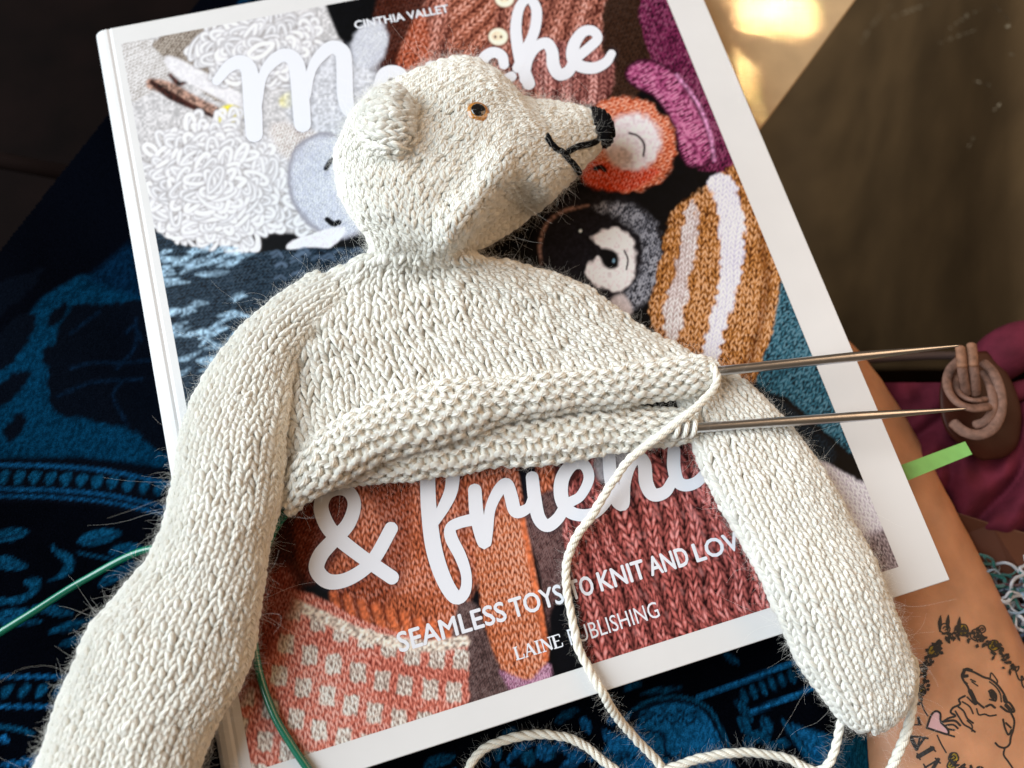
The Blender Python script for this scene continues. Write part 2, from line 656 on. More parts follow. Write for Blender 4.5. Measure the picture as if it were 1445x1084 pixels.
def purl(tube, name, parent, nom, row, rad, t0=-0.5, t1=math.pi + 0.5, seed=1, mat=None, K=6, across=False, keep=None):
    """reverse side: rows of bumps running along the tube (or round it, across=True)"""
    Pq, Nq, L = tube.top_window(t0, t1, 220)
    f = sampler(Pq, Nq)
    r = np.random.default_rng(seed)
    paths = []
    if not across:
        ml = np.linalg.norm(np.diff(Pq[:, 110], axis=0), axis=1).sum()
        nst = int(ml / nom)
        nrow = max(2, int(round(np.median(L) / row)))
        per = 12
        t = np.arange(nst * per + 1) / per
        cu = np.concatenate([[0], np.cumsum(np.linalg.norm(np.diff(Pq[:, 110], axis=0), axis=1))]) / ml
        sgrid = np.linspace(0, 1, len(cu))
        for j in range(nrow):
            wob = 0.16 * (vnoise(t * 0.35, np.full_like(t, j * 1.7), seed) - 0.5)
            amp = 0.66 * (1 + 0.35 * (vnoise(t * 0.9, np.full_like(t, j * 3.1), seed + 2) - 0.5))
            x = (t + 0.15 * np.sin(4 * np.pi * t) + wob * 1.2) / nst
            y = (j + 0.5 + amp * np.cos(2 * np.pi * t) + wob) / nrow
            s = np.interp(np.clip(x, 0, 1), cu, sgrid)
            z = 0.75 * rad * np.cos(4 * np.pi * t) + r.normal(0, 0.01, len(t))
            p, n = f(s, y)
            good = (y > 0.0) & (y < 1.0)
            paths.append((p + n * z[:, None], n))
    else:
        rl = np.linalg.norm(np.diff(Pq[:, 110], axis=0), axis=1)
        cu = np.concatenate([[0], np.cumsum(rl)])
        nrow = max(3, int(cu[-1] / row))
        for j in range(nrow):
            sj = np.interp((j + 0.5) / nrow * cu[-1], cu, np.linspace(0, 1, len(cu)))
            Lj = np.interp(sj, np.linspace(0, 1, len(L)), L)
            nst = max(3, int(Lj / nom))
            t = np.linspace(0, nst, 12 * 16 + 1)
            x = (t + 0.15 * np.sin(4 * np.pi * t)) / nst
            ds = 0.66 / nrow * np.cos(2 * np.pi * t)
            p, n = f(np.full_like(t, sj) + ds, x)
            paths.append((p + n * (0.6 * rad * np.cos(4 * np.pi * t))[:, None], n))
    P = np.stack([a for a, _ in paths])
    N = np.stack([b for _, b in paths])
    R = np.full(P.shape[:2], rad)
    V, F, uv = tubes(P, N, R, K)
    tint = np.repeat(r.uniform(0, 1, P.shape[0] * P.shape[1]).reshape(P.shape[0], P.shape[1]), K)
    sm = np.convolve(tint, np.ones(K * 9) / (K * 9), 'same')
    return mesh_obj(name, V, F, mat or M_WOOL, parent, uv=uv, tint=sm, kind='stuff')


def strands(name, roots, dirs, lengths, radius, parent, seed, curl=0.5, npt=6, mat=None):
    """fine wool fibres"""
    r = np.random.default_rng(seed)
    N = len(roots)
    P = np.empty((N, npt, 3))
    P[:, 0] = roots
    d = dirs / (np.linalg.norm(dirs, axis=1, keepdims=True) + 1e-9)
    turn = r.normal(0, 1, (N, 3)) * curl
    for k in range(1, npt):
        turn = turn * 0.96 + r.normal(0, 1, (N, 3)) * curl * 0.28
        d = d + turn * (1.6 / npt)
        d /= np.linalg.norm(d, axis=1, keepdims=True) + 1e-9
        P[:, k] = P[:, k - 1] + d * (lengths / (npt - 1))[:, None]
    P[..., 2] = np.maximum(P[..., 2], 0.02 if roots[:, 2].min() > -0.4 else -9)
    hc = bpy.data.hair_curves.new(name)
    hc.add_curves([npt] * N)
    V = P.reshape(-1, 3) * S - np.array(root_of(parent).location)
    hc.points.foreach_set('position', V.ravel())
    rad = np.broadcast_to(np.linspace(1, 0.55, npt)[None], (N, npt)).ravel() * radius * S
    hc.points.foreach_set('radius', rad)
    hc.materials.append(mat or M_FUZZ)
    o = bpy.data.objects.new(name, hc)
    COL.objects.link(o)
    o.parent = parent
    o['kind'] = 'stuff'
    return o


def fuzz(tube, parent, seed, short=60, long=2.0, t0=-0.3, t1=math.pi + 0.3, keep=None):
    """short = fibres per square cm, long = stray hairs per square cm"""
    r = np.random.default_rng(seed)
    Pq, Nq, L = tube.top_window(t0, t1, 90)
    du = np.linalg.norm(np.diff(Pq, axis=0), axis=-1)[:, :-1]
    dv = np.linalg.norm(np.diff(Pq, axis=1), axis=-1)[:-1]
    A = (du * dv).ravel()
    cdf = np.cumsum(A) / A.sum()
    out = []
    for dens, lo, hi, rad, lift, curl in ((short * 4.5, 0.12, 0.42, 0.0012, 0.5, 2.0), (long * 3.0, 0.5, 1.5, 0.0016, 0.8, 2.4)):
        n = int(A.sum() * dens)
        k = np.searchsorted(cdf, r.random(n))
        i, j = np.unravel_index(np.minimum(k, len(A) - 1), du.shape)
        p = Pq[i, j] + r.normal(0, 0.06, (n, 3)) + Nq[i, j] * 0.06
        d = r.normal(0, 1, (n, 3))
        d = d + Nq[i, j] * (lift - (d * Nq[i, j]).sum(1))[:, None] + 0 * d
        ln = np.clip(r.exponential(0.45 * (hi - lo), n) + lo * 0.6, 0, hi * 1.7)
        if keep is not None:
            m = keep(p)
            p, d, ln = p[m], d[m], ln[m]
        out.append((p, d, ln, rad, curl))
    o = strands('fuzz', out[0][0], out[0][1], out[0][2], out[0][3], parent, seed, curl=out[0][4], npt=6)
    if len(out[1][0]):
        strands('stray_hair', out[1][0], out[1][1], out[1][2], out[1][3], parent, seed + 1, curl=out[1][4], npt=14)
    return o

# ------------------------------------------------------------------ the knitted bear


def head_warp(P):
    q = to_px(P)
    a = np.array([742.0, 214.0])
    b = np.array([634.0, 352.0])
    t = (b - a) / np.linalg.norm(b - a)
    nrm = np.array([-t[1], t[0]])          # towards the throat side
    d = (q - a) @ nrm
    if ((np.array([745.0, 300.0]) - a) @ nrm) < 0:
        d = -d
    u = (q - a) @ t / np.linalg.norm(b - a)
    w = sstep(0.10, 0.42, u) * sstep(-2, 6, d)
    ridge = np.exp(-((d + 15) / 20.0) ** 2) * sstep(-0.1, 0.3, u) * (1 - sstep(0.9, 1.25, u))
    top = sstep(0.0, 0.6, P[..., 2])
    crest = 3.1 - 0.9 * np.clip(u, 0, 1.2)
    target = 0.75 + (crest - 0.75) * np.clip(1 - np.maximum(d, 0) / 74.0, 0, 1) ** 1.25
    nt_ = P.shape[1]
    under = np.zeros(P.shape[:2])
    under[:, nt_ // 2:] = np.sin(np.linspace(0, np.pi, nt_ - nt_ // 2))[None]
    target = target - 0.7 * np.minimum(1, 2 * under)
    drop = np.maximum(P[..., 2] - target, 0) * w - 0.42 * ridge * top
    ray_ = P - CAM                                   # the throat sinks away behind the cheek
    ray_ = ray_ / -ray_[..., 2:3]
    return P + ray_ * drop[..., None]


bear = thing('knitted_bear', 'unfinished cream knitted polar bear toy lying on the book cover', 'toy bear', (0, 0, 0))

T_head = Tube([(500, 420, 680, 430, 0.2, 0.5), (512, 394, 676, 400, 0.5, 0.75), (523, 366, 668, 372, 1.05, 1.0), (522, 340, 664, 354, 1.45, 1.2), (500, 306, 668, 349, 1.6, 1.45), (481, 270, 682, 344, 1.65, 1.6),
               (473, 226, 700, 336, 1.7, 1.7), (488, 180, 722, 324, 1.7, 1.75), (520, 140, 744, 308, 1.7, 1.75), (570, 112, 762, 294, 1.7, 1.75),
               (620, 92, 776, 282, 1.65, 1.7), (662, 87, 788, 270, 1.6, 1.6), (702, 106, 800, 259, 1.5, 1.4), (735, 137, 811, 248, 1.4, 1.15),
               (771, 146, 822, 236, 1.3, 0.95), (805, 152, 834, 222, 1.25, 0.78), (832, 158, 847, 206, 1.2, 0.6), (848, 167, 855, 195, 1.2, 0.4), (855, 178, 858, 186, 1.2, 0.12)],
              p=2.15, ns=320, lump=0.07, seed=2, warp=head_warp)
head = T_head.core('head', M_WOOL, bear)
stockinette(T_head, 'stitches', head, 0.292, 0.203, 0.069, seed=11, s0=0.05, messy=1.35)
fuzz(T_head, head, 21, short=75, long=3.2)

HX = [380, 440, 486, 540, 600, 660, 735, 805, 885, 950, 1040]
HY = [720, 676, 642, 616, 596, 580, 563, 554, 544, 537, 530]


def torso_warp(P):
    q = to_px(P)
    k = sstep(-6, 14, q[..., 1] - np.interp(q[..., 0], HX, HY))
    ray_ = P - CAM
    ray_ = ray_ / -ray_[..., 2:3]
    out = P + ray_ * (np.maximum(P[..., 2] - 0.12, 0) * k)[..., None]
    # puckers that pull in from the shoulder and the neck
    for (ax, ay, bx, by, w_, h_) in ((396, 505, 520, 478, 12, 0.16), (400, 470, 500, 440, 9, 0.12), (560, 400, 520, 470, 10, 0.10), (700, 395, 790, 450, 12, 0.10), (640, 390, 650, 470, 9, 0.08)):
        e = np.array([bx - ax, by - ay], float)
        t = np.clip(((q - np.array([ax, ay])) @ e) / (e @ e), 0, 1)
        d = np.linalg.norm(q - np.array([ax, ay]) - t[..., None] * e, axis=-1)
        out[..., 2] += h_ * np.exp(-(d / w_) ** 2) * np.sin(np.pi * t) * sstep(0.5, 1.0, P[..., 2])
    return out


def torso_keep(p):
    q = to_px(p)
    return q[:, 1] < np.interp(q[:, 0], HX, HY) + 2


T_torso = Tube([(548, 338, 650, 346, 0.9, 0.6), (530, 352, 668, 360, 1.0, 0.95), (508, 366, 690, 370, 1.05, 1.05), (462, 388, 742, 378, 0.85, 0.88), (412, 424, 822, 408, 0.72, 0.78),
                (392, 480, 890, 452, 0.66, 0.72), (390, 540, 955, 490, 0.64, 0.7), (396, 600, 1000, 522, 0.64, 0.7), (402, 640, 1012, 535, 0.65, 0.7), (404, 668, 1012, 548, 0.6, 0.5)],
               p=2.5, ns=240, lump=0.08, seed=3, warp=torso_warp)
torso = T_torso.core('torso', M_WOOL, bear)
stockinette(T_torso, 'stitches', torso, 0.312, 0.212, 0.072, seed=12, s0=0.0, messy=1.6, keep=torso_keep)
fuzz(T_torso, torso, 23, short=45, long=1.2, keep=torso_keep)

T_larm = Tube([(450, 386, 510, 436, 0.85, 0.45), (402, 414, 458, 464, 0.85, 0.66), (362, 446, 428, 494, 0.85, 0.8), (327, 482, 414, 538, 0.88, 0.88), (283, 545, 404, 600, 0.95, 0.95),
               (258, 624, 398, 660, 1.1, 1.05), (242, 700, 390, 716, 1.05, 1.05), (226, 762, 375, 772, 1.0, 1.05), (175, 836, 368, 836, 0.9, 1.1), (128, 893, 358, 902, 0.8, 1.15),
               (100, 956, 336, 966, 0.75, 1.2), (76, 1026, 306, 1020, 0.7, 1.2), (60, 1074, 282, 1080, 0.7, 1.2), (44, 1130, 258, 1140, 0.7, 1.2), (60, 1190, 230, 1200, 0.7, 0.9), (110, 1225, 190, 1230, 0.7, 0.4)],
              p=2.1, ns=320, lump=0.06, seed=4)
larm = T_larm.core('arm', M_WOOL, bear)
stockinette(T_larm, 'stitches', larm, 0.292, 0.205, 0.068, seed=13, s0=0.0, s1=0.98)
fuzz(T_larm, larm, 25, short=60, long=1.6)

T_rarm = Tube([(930, 540, 1000, 510, 0.3, 0.3), (955, 560, 1058, 545, 0.42, 0.42), (976, 618, 1118, 608, 0.48, 0.5), (1002, 682, 1168, 680, 0.58, 0.6), (1042, 751, 1206, 748, 0.65, 0.7),
               (1074, 815, 1238, 812, 0.75, 0.82), (1098, 866, 1260, 868, 0.65, 0.82), (1116, 905, 1276, 908, 0.5, 0.8), (1133, 940, 1286, 945, 0.35, 0.78), (1162, 980, 1285, 978, 0.2, 0.7),
               (1192, 1016, 1272, 1006, 0.1, 0.55), (1216, 1030, 1250, 1026, 0.05, 0.3), (1232, 1034, 1238, 1032, 0.05, 0.08)],
              p=2.3, ns=280, lump=0.05, seed=5)
rarm = T_rarm.core('arm', M_WOOL, bear)
stockinette(T_rarm, 'stitches', rarm, 0.31, 0.215, 0.072, seed=14, s0=0.0)
fuzz(T_rarm, rarm, 27, short=60, long=2.0)

# rolled, unfinished hem: the front layer curls over the back layer, both show the purl side
T_hem = Tube([(398, 694, 404, 722, 0.8, 0.25), (424, 645, 440, 700, 1.0, 0.42), (465, 607, 486, 672, 1.15, 0.5), (513, 580, 540, 648, 1.25, 0.52), (560, 558, 600, 630, 1.25, 0.55), (625, 543, 660, 612, 1.25, 0.55),
              (700, 535, 735, 588, 1.2, 0.52), (780, 527, 805, 578, 1.15, 0.5), (860, 518, 885, 568, 1.1, 0.46), (930, 512, 950, 560, 1.1, 0.42), (985, 507, 990, 552, 1.1, 0.38), (1012, 514, 1008, 540, 1.1, 0.25)],
             p=2.0, ns=300, lump=0.06, seed=6)
hem = T_hem.core('rolled_hem', M_WOOL, bear)
purl(T_hem, 'purl_bumps', hem, 0.45, 0.335, 0.1, seed=31)
fuzz(T_hem, hem, 29, short=55, long=2.2)

T_hem2 = Tube([(440, 660, 446, 690, 0.35, 0.2), (500, 628, 512, 678, 0.45, 0.4), (580, 606, 596, 672, 0.5, 0.45), (660, 590, 682, 657, 0.5, 0.47), (740, 572, 762, 652, 0.5, 0.47), (820, 558, 842, 641, 0.5, 0.45),
               (890, 578, 915, 630, 0.55, 0.36), (945, 582, 962, 622, 0.6, 0.3), (985, 580, 990, 612, 0.65, 0.25)],
              p=2.1, ns=260, lump=0.05, seed=7)
hem2 = T_hem2.core('back_hem', M_WOOL, bear)
purl(T_hem2, 'purl_bumps', hem2, 0.45, 0.335, 0.098, seed=33)
fuzz(T_hem2, hem2, 30, short=55, long=2.2)

# ear
ear_rows = []
for a_, b_, c_, d_, dz, h_ in ((588, 150, 582, 206, 0.02, 0.2), (568, 131, 564, 217, 0.28, 0.42), (541, 126, 543, 220, 0.38, 0.5), (521, 136, 524, 208, 0.34, 0.48), (511, 154, 514, 190, 0.28, 0.34), (507, 167, 508, 177, 0.2, 0.08)):
    ear_rows.append((a_, b_, c_, d_, T_head.surf((a_ + c_) / 2, (b_ + d_) / 2)[0][2] + dz, h_))
T_ear = Tube(ear_rows,
             p=2.0, ns=80, lump=0.05, seed=8)
ear = T_ear.core('ear', M_WOOL, bear)
stockinette(T_ear, 'stitches', ear, 0.29, 0.2, 0.068, seed=35, messy=2.6)
fuzz(T_ear, ear, 33, short=170, long=5)

# nose: a cap of black satin stitches over the snout tip
T_nose = Tube([(834, 154, 845, 206, 1.22, 0.66), (843, 155, 855, 206, 1.22, 0.64), (854, 160, 862, 199, 1.22, 0.54), (861, 171, 865, 190, 1.2, 0.3), (866, 180, 867, 184, 1.2, 0.08)],
              p=2.1, ns=60, lump=0.0)
nose = T_nose.core('nose', M_BLACKWOOL, bear, inset=0.03)
Pn, Nn, Ln = T_nose.top_window(-0.3, math.pi + 0.3, 60)
ps, nsr = [], []
for k in range(11):
    sj = 2 + k * 5
    w = (k % 2) * 1.0
    a = np.clip(sj + np.linspace(-2.5, 2.5, 60) * (1 if k % 2 else -1), 0, 59).astype(int)
    ps.append(Pn[a, np.arange(60)] + Nn[a, np.arange(60)] * 0.03)
    nsr.append(Nn[a, np.arange(60)])
V, F, uv = tubes(np.stack(ps), np.stack(nsr), np.full((11, 60), 0.062), 6)
mesh_obj('satin_stitches', V, F, M_BLACKWOOL, nose, uv=uv, tint=np.repeat(rng.random(11), 360), kind='stuff')

# mouth embroidery
for seg in ([(842, 199), (828, 205), (812, 209), (797, 217)], [(770, 193), (772, 203), (779, 211), (787, 216)], [(784, 213), (792, 220), (800, 228)], [(797, 226), (806, 234), (816, 243)]):
    c = spline(seg, 18)
    P3 = []
    for k, (x, y) in enumerate(c):
        p, n = T_head.surf(x, y)
        P3.append(p + n * (0.13 - 0.09 * abs(k / 8.5 - 1) ** 3))
    closed_tube('mouth_stitch', np.array(P3), 0.098, M_BLACKWOOL, bear, K=8)

# glass eye
pe, ne = T_head.surf(674, 160)
ne = ne / np.linalg.norm(ne) + np.array([0.05, -0.05, 0.9])
ne /= np.linalg.norm(ne)


def dome(c, n, r, h, rings=10, seg=32, k0=0.0):
    a = np.cross(n, [0, 1, 0.1])
    a /= np.linalg.norm(a)
    b = np.cross(n, a)
    V = []
    for i in range(rings):
        t = (1 - i / rings) * math.pi / 2
        for j in range(seg):
            u = 2 * math.pi * j / seg
            V.append(c + r * math.sin(t) * (math.cos(u) * a + math.sin(u) * b) + n * h * math.cos(t))
    V.append(c + n * h)
    F = []
    for i in range(rings - 1):
        for j in range(seg):
            F.append((i * seg + j, i * seg + (j + 1) % seg, (i + 1) * seg + (j + 1) % seg, (i + 1) * seg + j))
    for j in range(seg):
        F.append(((rings - 1) * seg + j, (rings - 1) * seg + (j + 1) % seg, rings * seg))
    return np.array(V), F


M_AMBER = plain('amber_glass', (0.42, 0.165, 0.025), rough=0.12, spec=0.6, coat=0.8, noise=0.5, nscale=1800)
M_PUPIL = plain('black_glass', (0.004, 0.004, 0.005), rough=0.06, spec=0.6, coat=0.8)
V, F = dome(pe + ne * 0.05, ne, 0.335, 0.14)
eye = mesh_obj('eye', V, F, M_AMBER, bear)
V, F = dome(pe + ne * 0.150, ne, 0.215, 0.06)
mesh_obj('pupil', V, F, M_PUPIL, eye)

# ------------------------------------------------------------------ printing: pictures painted by code into colour attributes of fine sheets


class Canvas:
    def __init__(self, x0, y0, x1, y1, base):
        self.x0, self.y0 = x0, y0
        self.w, self.h = int(x1 - x0), int(y1 - y0)
        self.a = np.empty((self.h, self.w, 3))
        self.a[:] = lin(base)
        yy, xx = np.mgrid[0:self.h, 0:self.w]
        self.X = xx + x0 + 0.5
        self.Y = yy + y0 + 0.5

    def win(self, x0, y0, x1, y1):
        i0 = max(0, int(y0 - self.y0))
        i1 = min(self.h, int(y1 - self.y0) + 1)
        j0 = max(0, int(x0 - self.x0))
        j1 = min(self.w, int(x1 - self.x0) + 1)
        return (slice(i0, i1), slice(j0, j1)) if i1 > i0 and j1 > j0 else None

    def put(self, sl, al, c):
        self.a[sl] = self.a[sl] * (1 - al[..., None]) + c * al[..., None]

    def poly_alpha(self, pts, soft, pad=0, rough=0.0):
        p = np.asarray(pts, float)
        sl = self.win(p[:, 0].min() - soft - pad, p[:, 1].min() - soft - pad, p[:, 0].max() + soft + pad, p[:, 1].max() + soft + pad)
        if sl is None:
            return None, None, None
        X, Y = self.X[sl], self.Y[sl]
        if rough:
            X = X + rough * (vnoise(self.X[sl] / 7, self.Y[sl] / 7, 4) - 0.5) * 2
            Y = Y + rough * (vnoise(self.X[sl] / 7, self.Y[sl] / 7, 8) - 0.5) * 2
        d = np.full(X.shape, 1e9)
        ins = np.zeros(X.shape, bool)
        q = np.roll(p, -1, 0)
        for (ax, ay), (bx, by) in zip(p, q):
            ex, ey = bx - ax, by - ay
            t = np.clip(((X - ax) * ex + (Y - ay) * ey) / (ex * ex + ey * ey + 1e-9), 0, 1)
            d = np.minimum(d, np.hypot(X - ax - t * ex, Y - ay - t * ey))
            c = ((ay > Y) != (by > Y)) & (X < (bx - ax) * (Y - ay) / (by - ay + 1e-12) + ax)
            ins ^= c
        sd = np.where(ins, -d, d)
        return sl, sstep(soft, -soft, sd), -sd

    def knit(self, u, v):
        fu = u - np.floor(u) - 0.5
        g = v - 2.3 * np.abs(fu)
        f = g - np.floor(g) - 0.5
        val = np.clip(1 - (np.abs(f) / 0.47) ** 2, 0, 1) ** 0.8 * (1 - (2 * np.abs(fu)) ** 6)
        return val * (1 - 0.75 * np.exp(-(fu / 0.06) ** 2))

    def region(self, pts, dark, light, ang=0.0, wale=11.0, row=8.0, soft=2.0, smooth=True, edge=0.0, edge_col=(10, 8, 10), speck=0.25, rough=1.5, rib=0, warp=4.0, tex=1.0, lightdir=None):
        if smooth:
            pts = spline(pts, 8 * len(pts), closed=True)
        sl, al, ins = self.poly_alpha(pts, soft, rough=rough)
        if sl is None:
            return
        X, Y = self.X[sl], self.Y[sl]
        X2 = X + warp * (vnoise(X / 40, Y / 40, 1) - 0.5) * 2 + 0.8 * (vnoise(X / 6, Y / 6, 2) - 0.5)
        Y2 = Y + warp * (vnoise(X / 40, Y / 40, 3) - 0.5) * 2 + 0.8 * (vnoise(X / 6, Y / 6, 5) - 0.5)
        ca, sa = math.cos(math.radians(ang)), math.sin(math.radians(ang))
        u = (X2 * ca + Y2 * sa) / wale
        v = (-X2 * sa + Y2 * ca) / row
        k = self.knit(u, v)
        if rib:
            w = u / rib
            k = k * (0.35 + 0.65 * np.sin(np.pi * (w - np.floor(w))) ** 1.5)
        n = vnoise(X / 3.0, Y / 3.0, 7)
        k = np.clip(k * tex + (1 - tex) * 0.6 + speck * (n - 0.5) * 2, 0, 1.1)
        k = k ** 1.1
        big = 0.8 + 0.55 * vnoise(X / 45, Y / 45, 9)
        k = np.clip(k * big, 0, 1.1)
        if lightdir is not None:
            p = np.asarray(pts)
            c = p.mean(0)
            r = np.abs(p - c).max()
            k = np.clip(k * (0.85 + 0.45 * ((X - c[0]) * lightdir[0] + (Y - c[1]) * lightdir[1]) / r), 0, 1.2)
        dk, lt = lin(dark), lin(light)
        c = dk + (lt - dk) * np.minimum(k, 1)[..., None]
        hl = sstep(0.72, 1.05, k)[..., None] * 0.5
        c = c * (1 - hl) + (lt * 0.45 + 0.45 * (lt.max() * 1.15)) * hl
        if edge:
            e = sstep(0, edge, ins)[..., None]
            c = lin(edge_col) * (1 - e) + c * e
        self.put(sl, al, c)

    def flat(self, pts, col, soft=2.0, smooth=True, speck=0.15, alpha=1.0, rough=0.0, sp=3.0):
        if smooth:
            pts = spline(pts, 8 * len(pts), closed=True)
        sl, al, ins = self.poly_alpha(pts, soft, rough=rough)
        if sl is None:
            return
        n = vnoise(self.X[sl] / sp, self.Y[sl] / sp, 6)
        self.put(sl, al * alpha, lin(col) * (1 + speck * (n - 0.5) * 2)[..., None])

    def stroke(self, pts, width, col, soft=1.0, n=None, closed=False, alpha=1.0, speck=0.0):
        p = np.asarray(pts, float)
        c = spline(p, n or 10 * len(p), closed)
        wd = np.broadcast_to(np.asarray(width, float), (len(p),))
        if closed:
            wd = np.append(wd, wd[0])
        wi = np.interp(np.linspace(0, 1, len(c)), np.linspace(0, 1, len(wd)), wd) / 2
        m = wi.max() + soft
        sl = self.win(c[:, 0].min() - m, c[:, 1].min() - m, c[:, 0].max() + m, c[:, 1].max() + m)
        if sl is None:
            return
        X, Y = self.X[sl], self.Y[sl]
        sd = np.full(X.shape, 1e9)
        for k in range(len(c) - 1):
            ax, ay = c[k]
            ex, ey = c[k + 1] - c[k]
            t = np.clip(((X - ax) * ex + (Y - ay) * ey) / (ex * ex + ey * ey + 1e-9), 0, 1)
            sd = np.minimum(sd, np.hypot(X - ax - t * ex, Y - ay - t * ey) - wi[k] - t * (wi[k + 1] - wi[k]))
        al = sstep(soft, -soft, sd) * alpha
        cc = lin(col)[None, None] * np.ones(X.shape + (1,))
        if speck:
            cc = cc * (1 + speck * (vnoise(X / 3, Y / 3, 11) - 0.5) * 2)[..., None]
        self.put(sl, al, cc)

    def ell(self, cx, cy, rx, ry, ang=0.0, n=20):
        t = np.linspace(0, 2 * np.pi, n, endpoint=False)
        ca, sa = math.cos(math.radians(ang)), math.sin(math.radians(ang))
        return [(cx + rx * math.cos(q) * ca - ry * math.sin(q) * sa, cy + rx * math.cos(q) * sa + ry * math.sin(q) * ca) for q in t]

    def sample(self, q):
        x = np.clip(q[:, 0] - self.x0 - 0.5, 0, self.w - 1.001)
        y = np.clip(q[:, 1] - self.y0 - 0.5, 0, self.h - 1.001)
        i, j = y.astype(int), x.astype(int)
        fy, fx = (y - i)[:, None], (x - j)[:, None]
        a = self.a
        return (a[i, j] * (1 - fx) + a[i, j + 1] * fx) * (1 - fy) + (a[i + 1, j] * (1 - fx) + a[i + 1, j + 1] * fx) * fy


# title strokes (pixels, width)
TITLE = [
    [(306, 114, 13), (322, 95, 17), (338, 88, 20), (350, 96, 23), (354, 116, 25), (357, 156, 26), (359, 189, 24)],
    [(364, 150, 11), (370, 110, 13), (383, 89, 17), (401, 78, 19), (416, 86, 22), (421, 106, 24), (425, 148, 25), (427, 175, 24)],
    [(433, 136, 11), (439, 101, 13), (451, 80, 17), (468, 67, 19), (483, 74, 22), (486, 95, 23), (487, 133, 23), (491, 153, 20), (498, 164, 13)],
    [(535, 124, 18), (541, 106, 18), (553, 101, 18), (566, 106, 18), (571, 124, 18), (566, 142, 18), (553, 147, 18), (541, 142, 18), (535, 122, 18)],
    [(608, 95, 18), (610, 118, 18), (618, 136, 18), (634, 132, 18), (645, 112, 18), (647, 90, 17), (650, 118, 18), (662, 132, 18)],
    [(711, 91, 14), (708, 79, 15), (696, 74, 15), (684, 81, 16), (679, 95, 16), (685, 112, 16), (702, 118, 16), (722, 108, 14)],
    [(746, 118, 18), (734, 83, 17), (728, 42, 16), (733, 11, 14), (746, -2, 13), (757, 14, 15), (754, 44, 15), (741, 72, 14), (730, 96, 14)],
    [(740, 112, 14), (745, 85, 14), (756, 67, 15), (771, 61, 16), (779, 73, 17), (781, 92, 18), (789, 105, 17), (802, 101, 16), (812, 84, 14), (829, 69, 14), (843, 55, 14), (837, 44, 14), (823, 45, 15), (811, 61, 17), (808, 80, 18), (818, 93, 17), (838, 96, 16), (855, 88, 14), (863, 76, 12)],
    [(552, 746, 19), (531, 784, 19), (513, 804, 19), (486, 819, 20), (462, 820, 22), (447, 804, 22), (452, 784, 22), (469, 764, 21), (491, 740, 20), (500, 713, 19), (493, 695, 18), (477, 690, 18), (460, 697, 20), (453, 716, 21), (462, 742, 22), (480, 762, 21), (508, 784, 20), (531, 800, 20), (553, 815, 20)],
    [(603, 660, 21), (605, 717, 22), (612, 773, 23), (626, 817, 22), (643, 843, 20), (656, 835, 16), (658, 812, 15), (650, 786, 17), (637, 760, 18), (636, 745, 16), (648, 738, 16), (668, 733, 17)],
    [(640, 655, 20), (637, 690, 19), (627, 714, 17), (612, 740, 12)],
    [(670, 692, 19), (673, 728, 20), (683, 766, 18), (688, 751, 15), (692, 718, 15), (704, 692, 17), (715, 683, 17), (721, 700, 19), (728, 722, 18), (745, 717, 14), (752, 700, 12)],
    [(751, 674, 18), (754, 700, 19), (760, 730, 19), (772, 742, 18), (787, 732, 17), (800, 712, 15), (819, 700, 14), (831, 675, 15), (824, 656, 16), (807, 656, 18), (793, 677, 20), (793, 705, 20), (807, 724, 18), (834, 726, 17), (855, 709, 15), (862, 690, 13)],
    [(859, 640, 18), (862, 675, 19), (870, 705, 19), (880, 712, 16), (882, 682, 16), (889, 657, 17), (899, 645, 18), (909, 654, 19), (912, 682, 20), (922, 698, 19), (939, 694, 17), (950, 676, 14)],
    [(951, 636, 18), (951, 660, 19), (957, 680, 18), (970, 685, 17), (986, 678, 16), (998, 660, 14), (1001, 630, 16)],
]


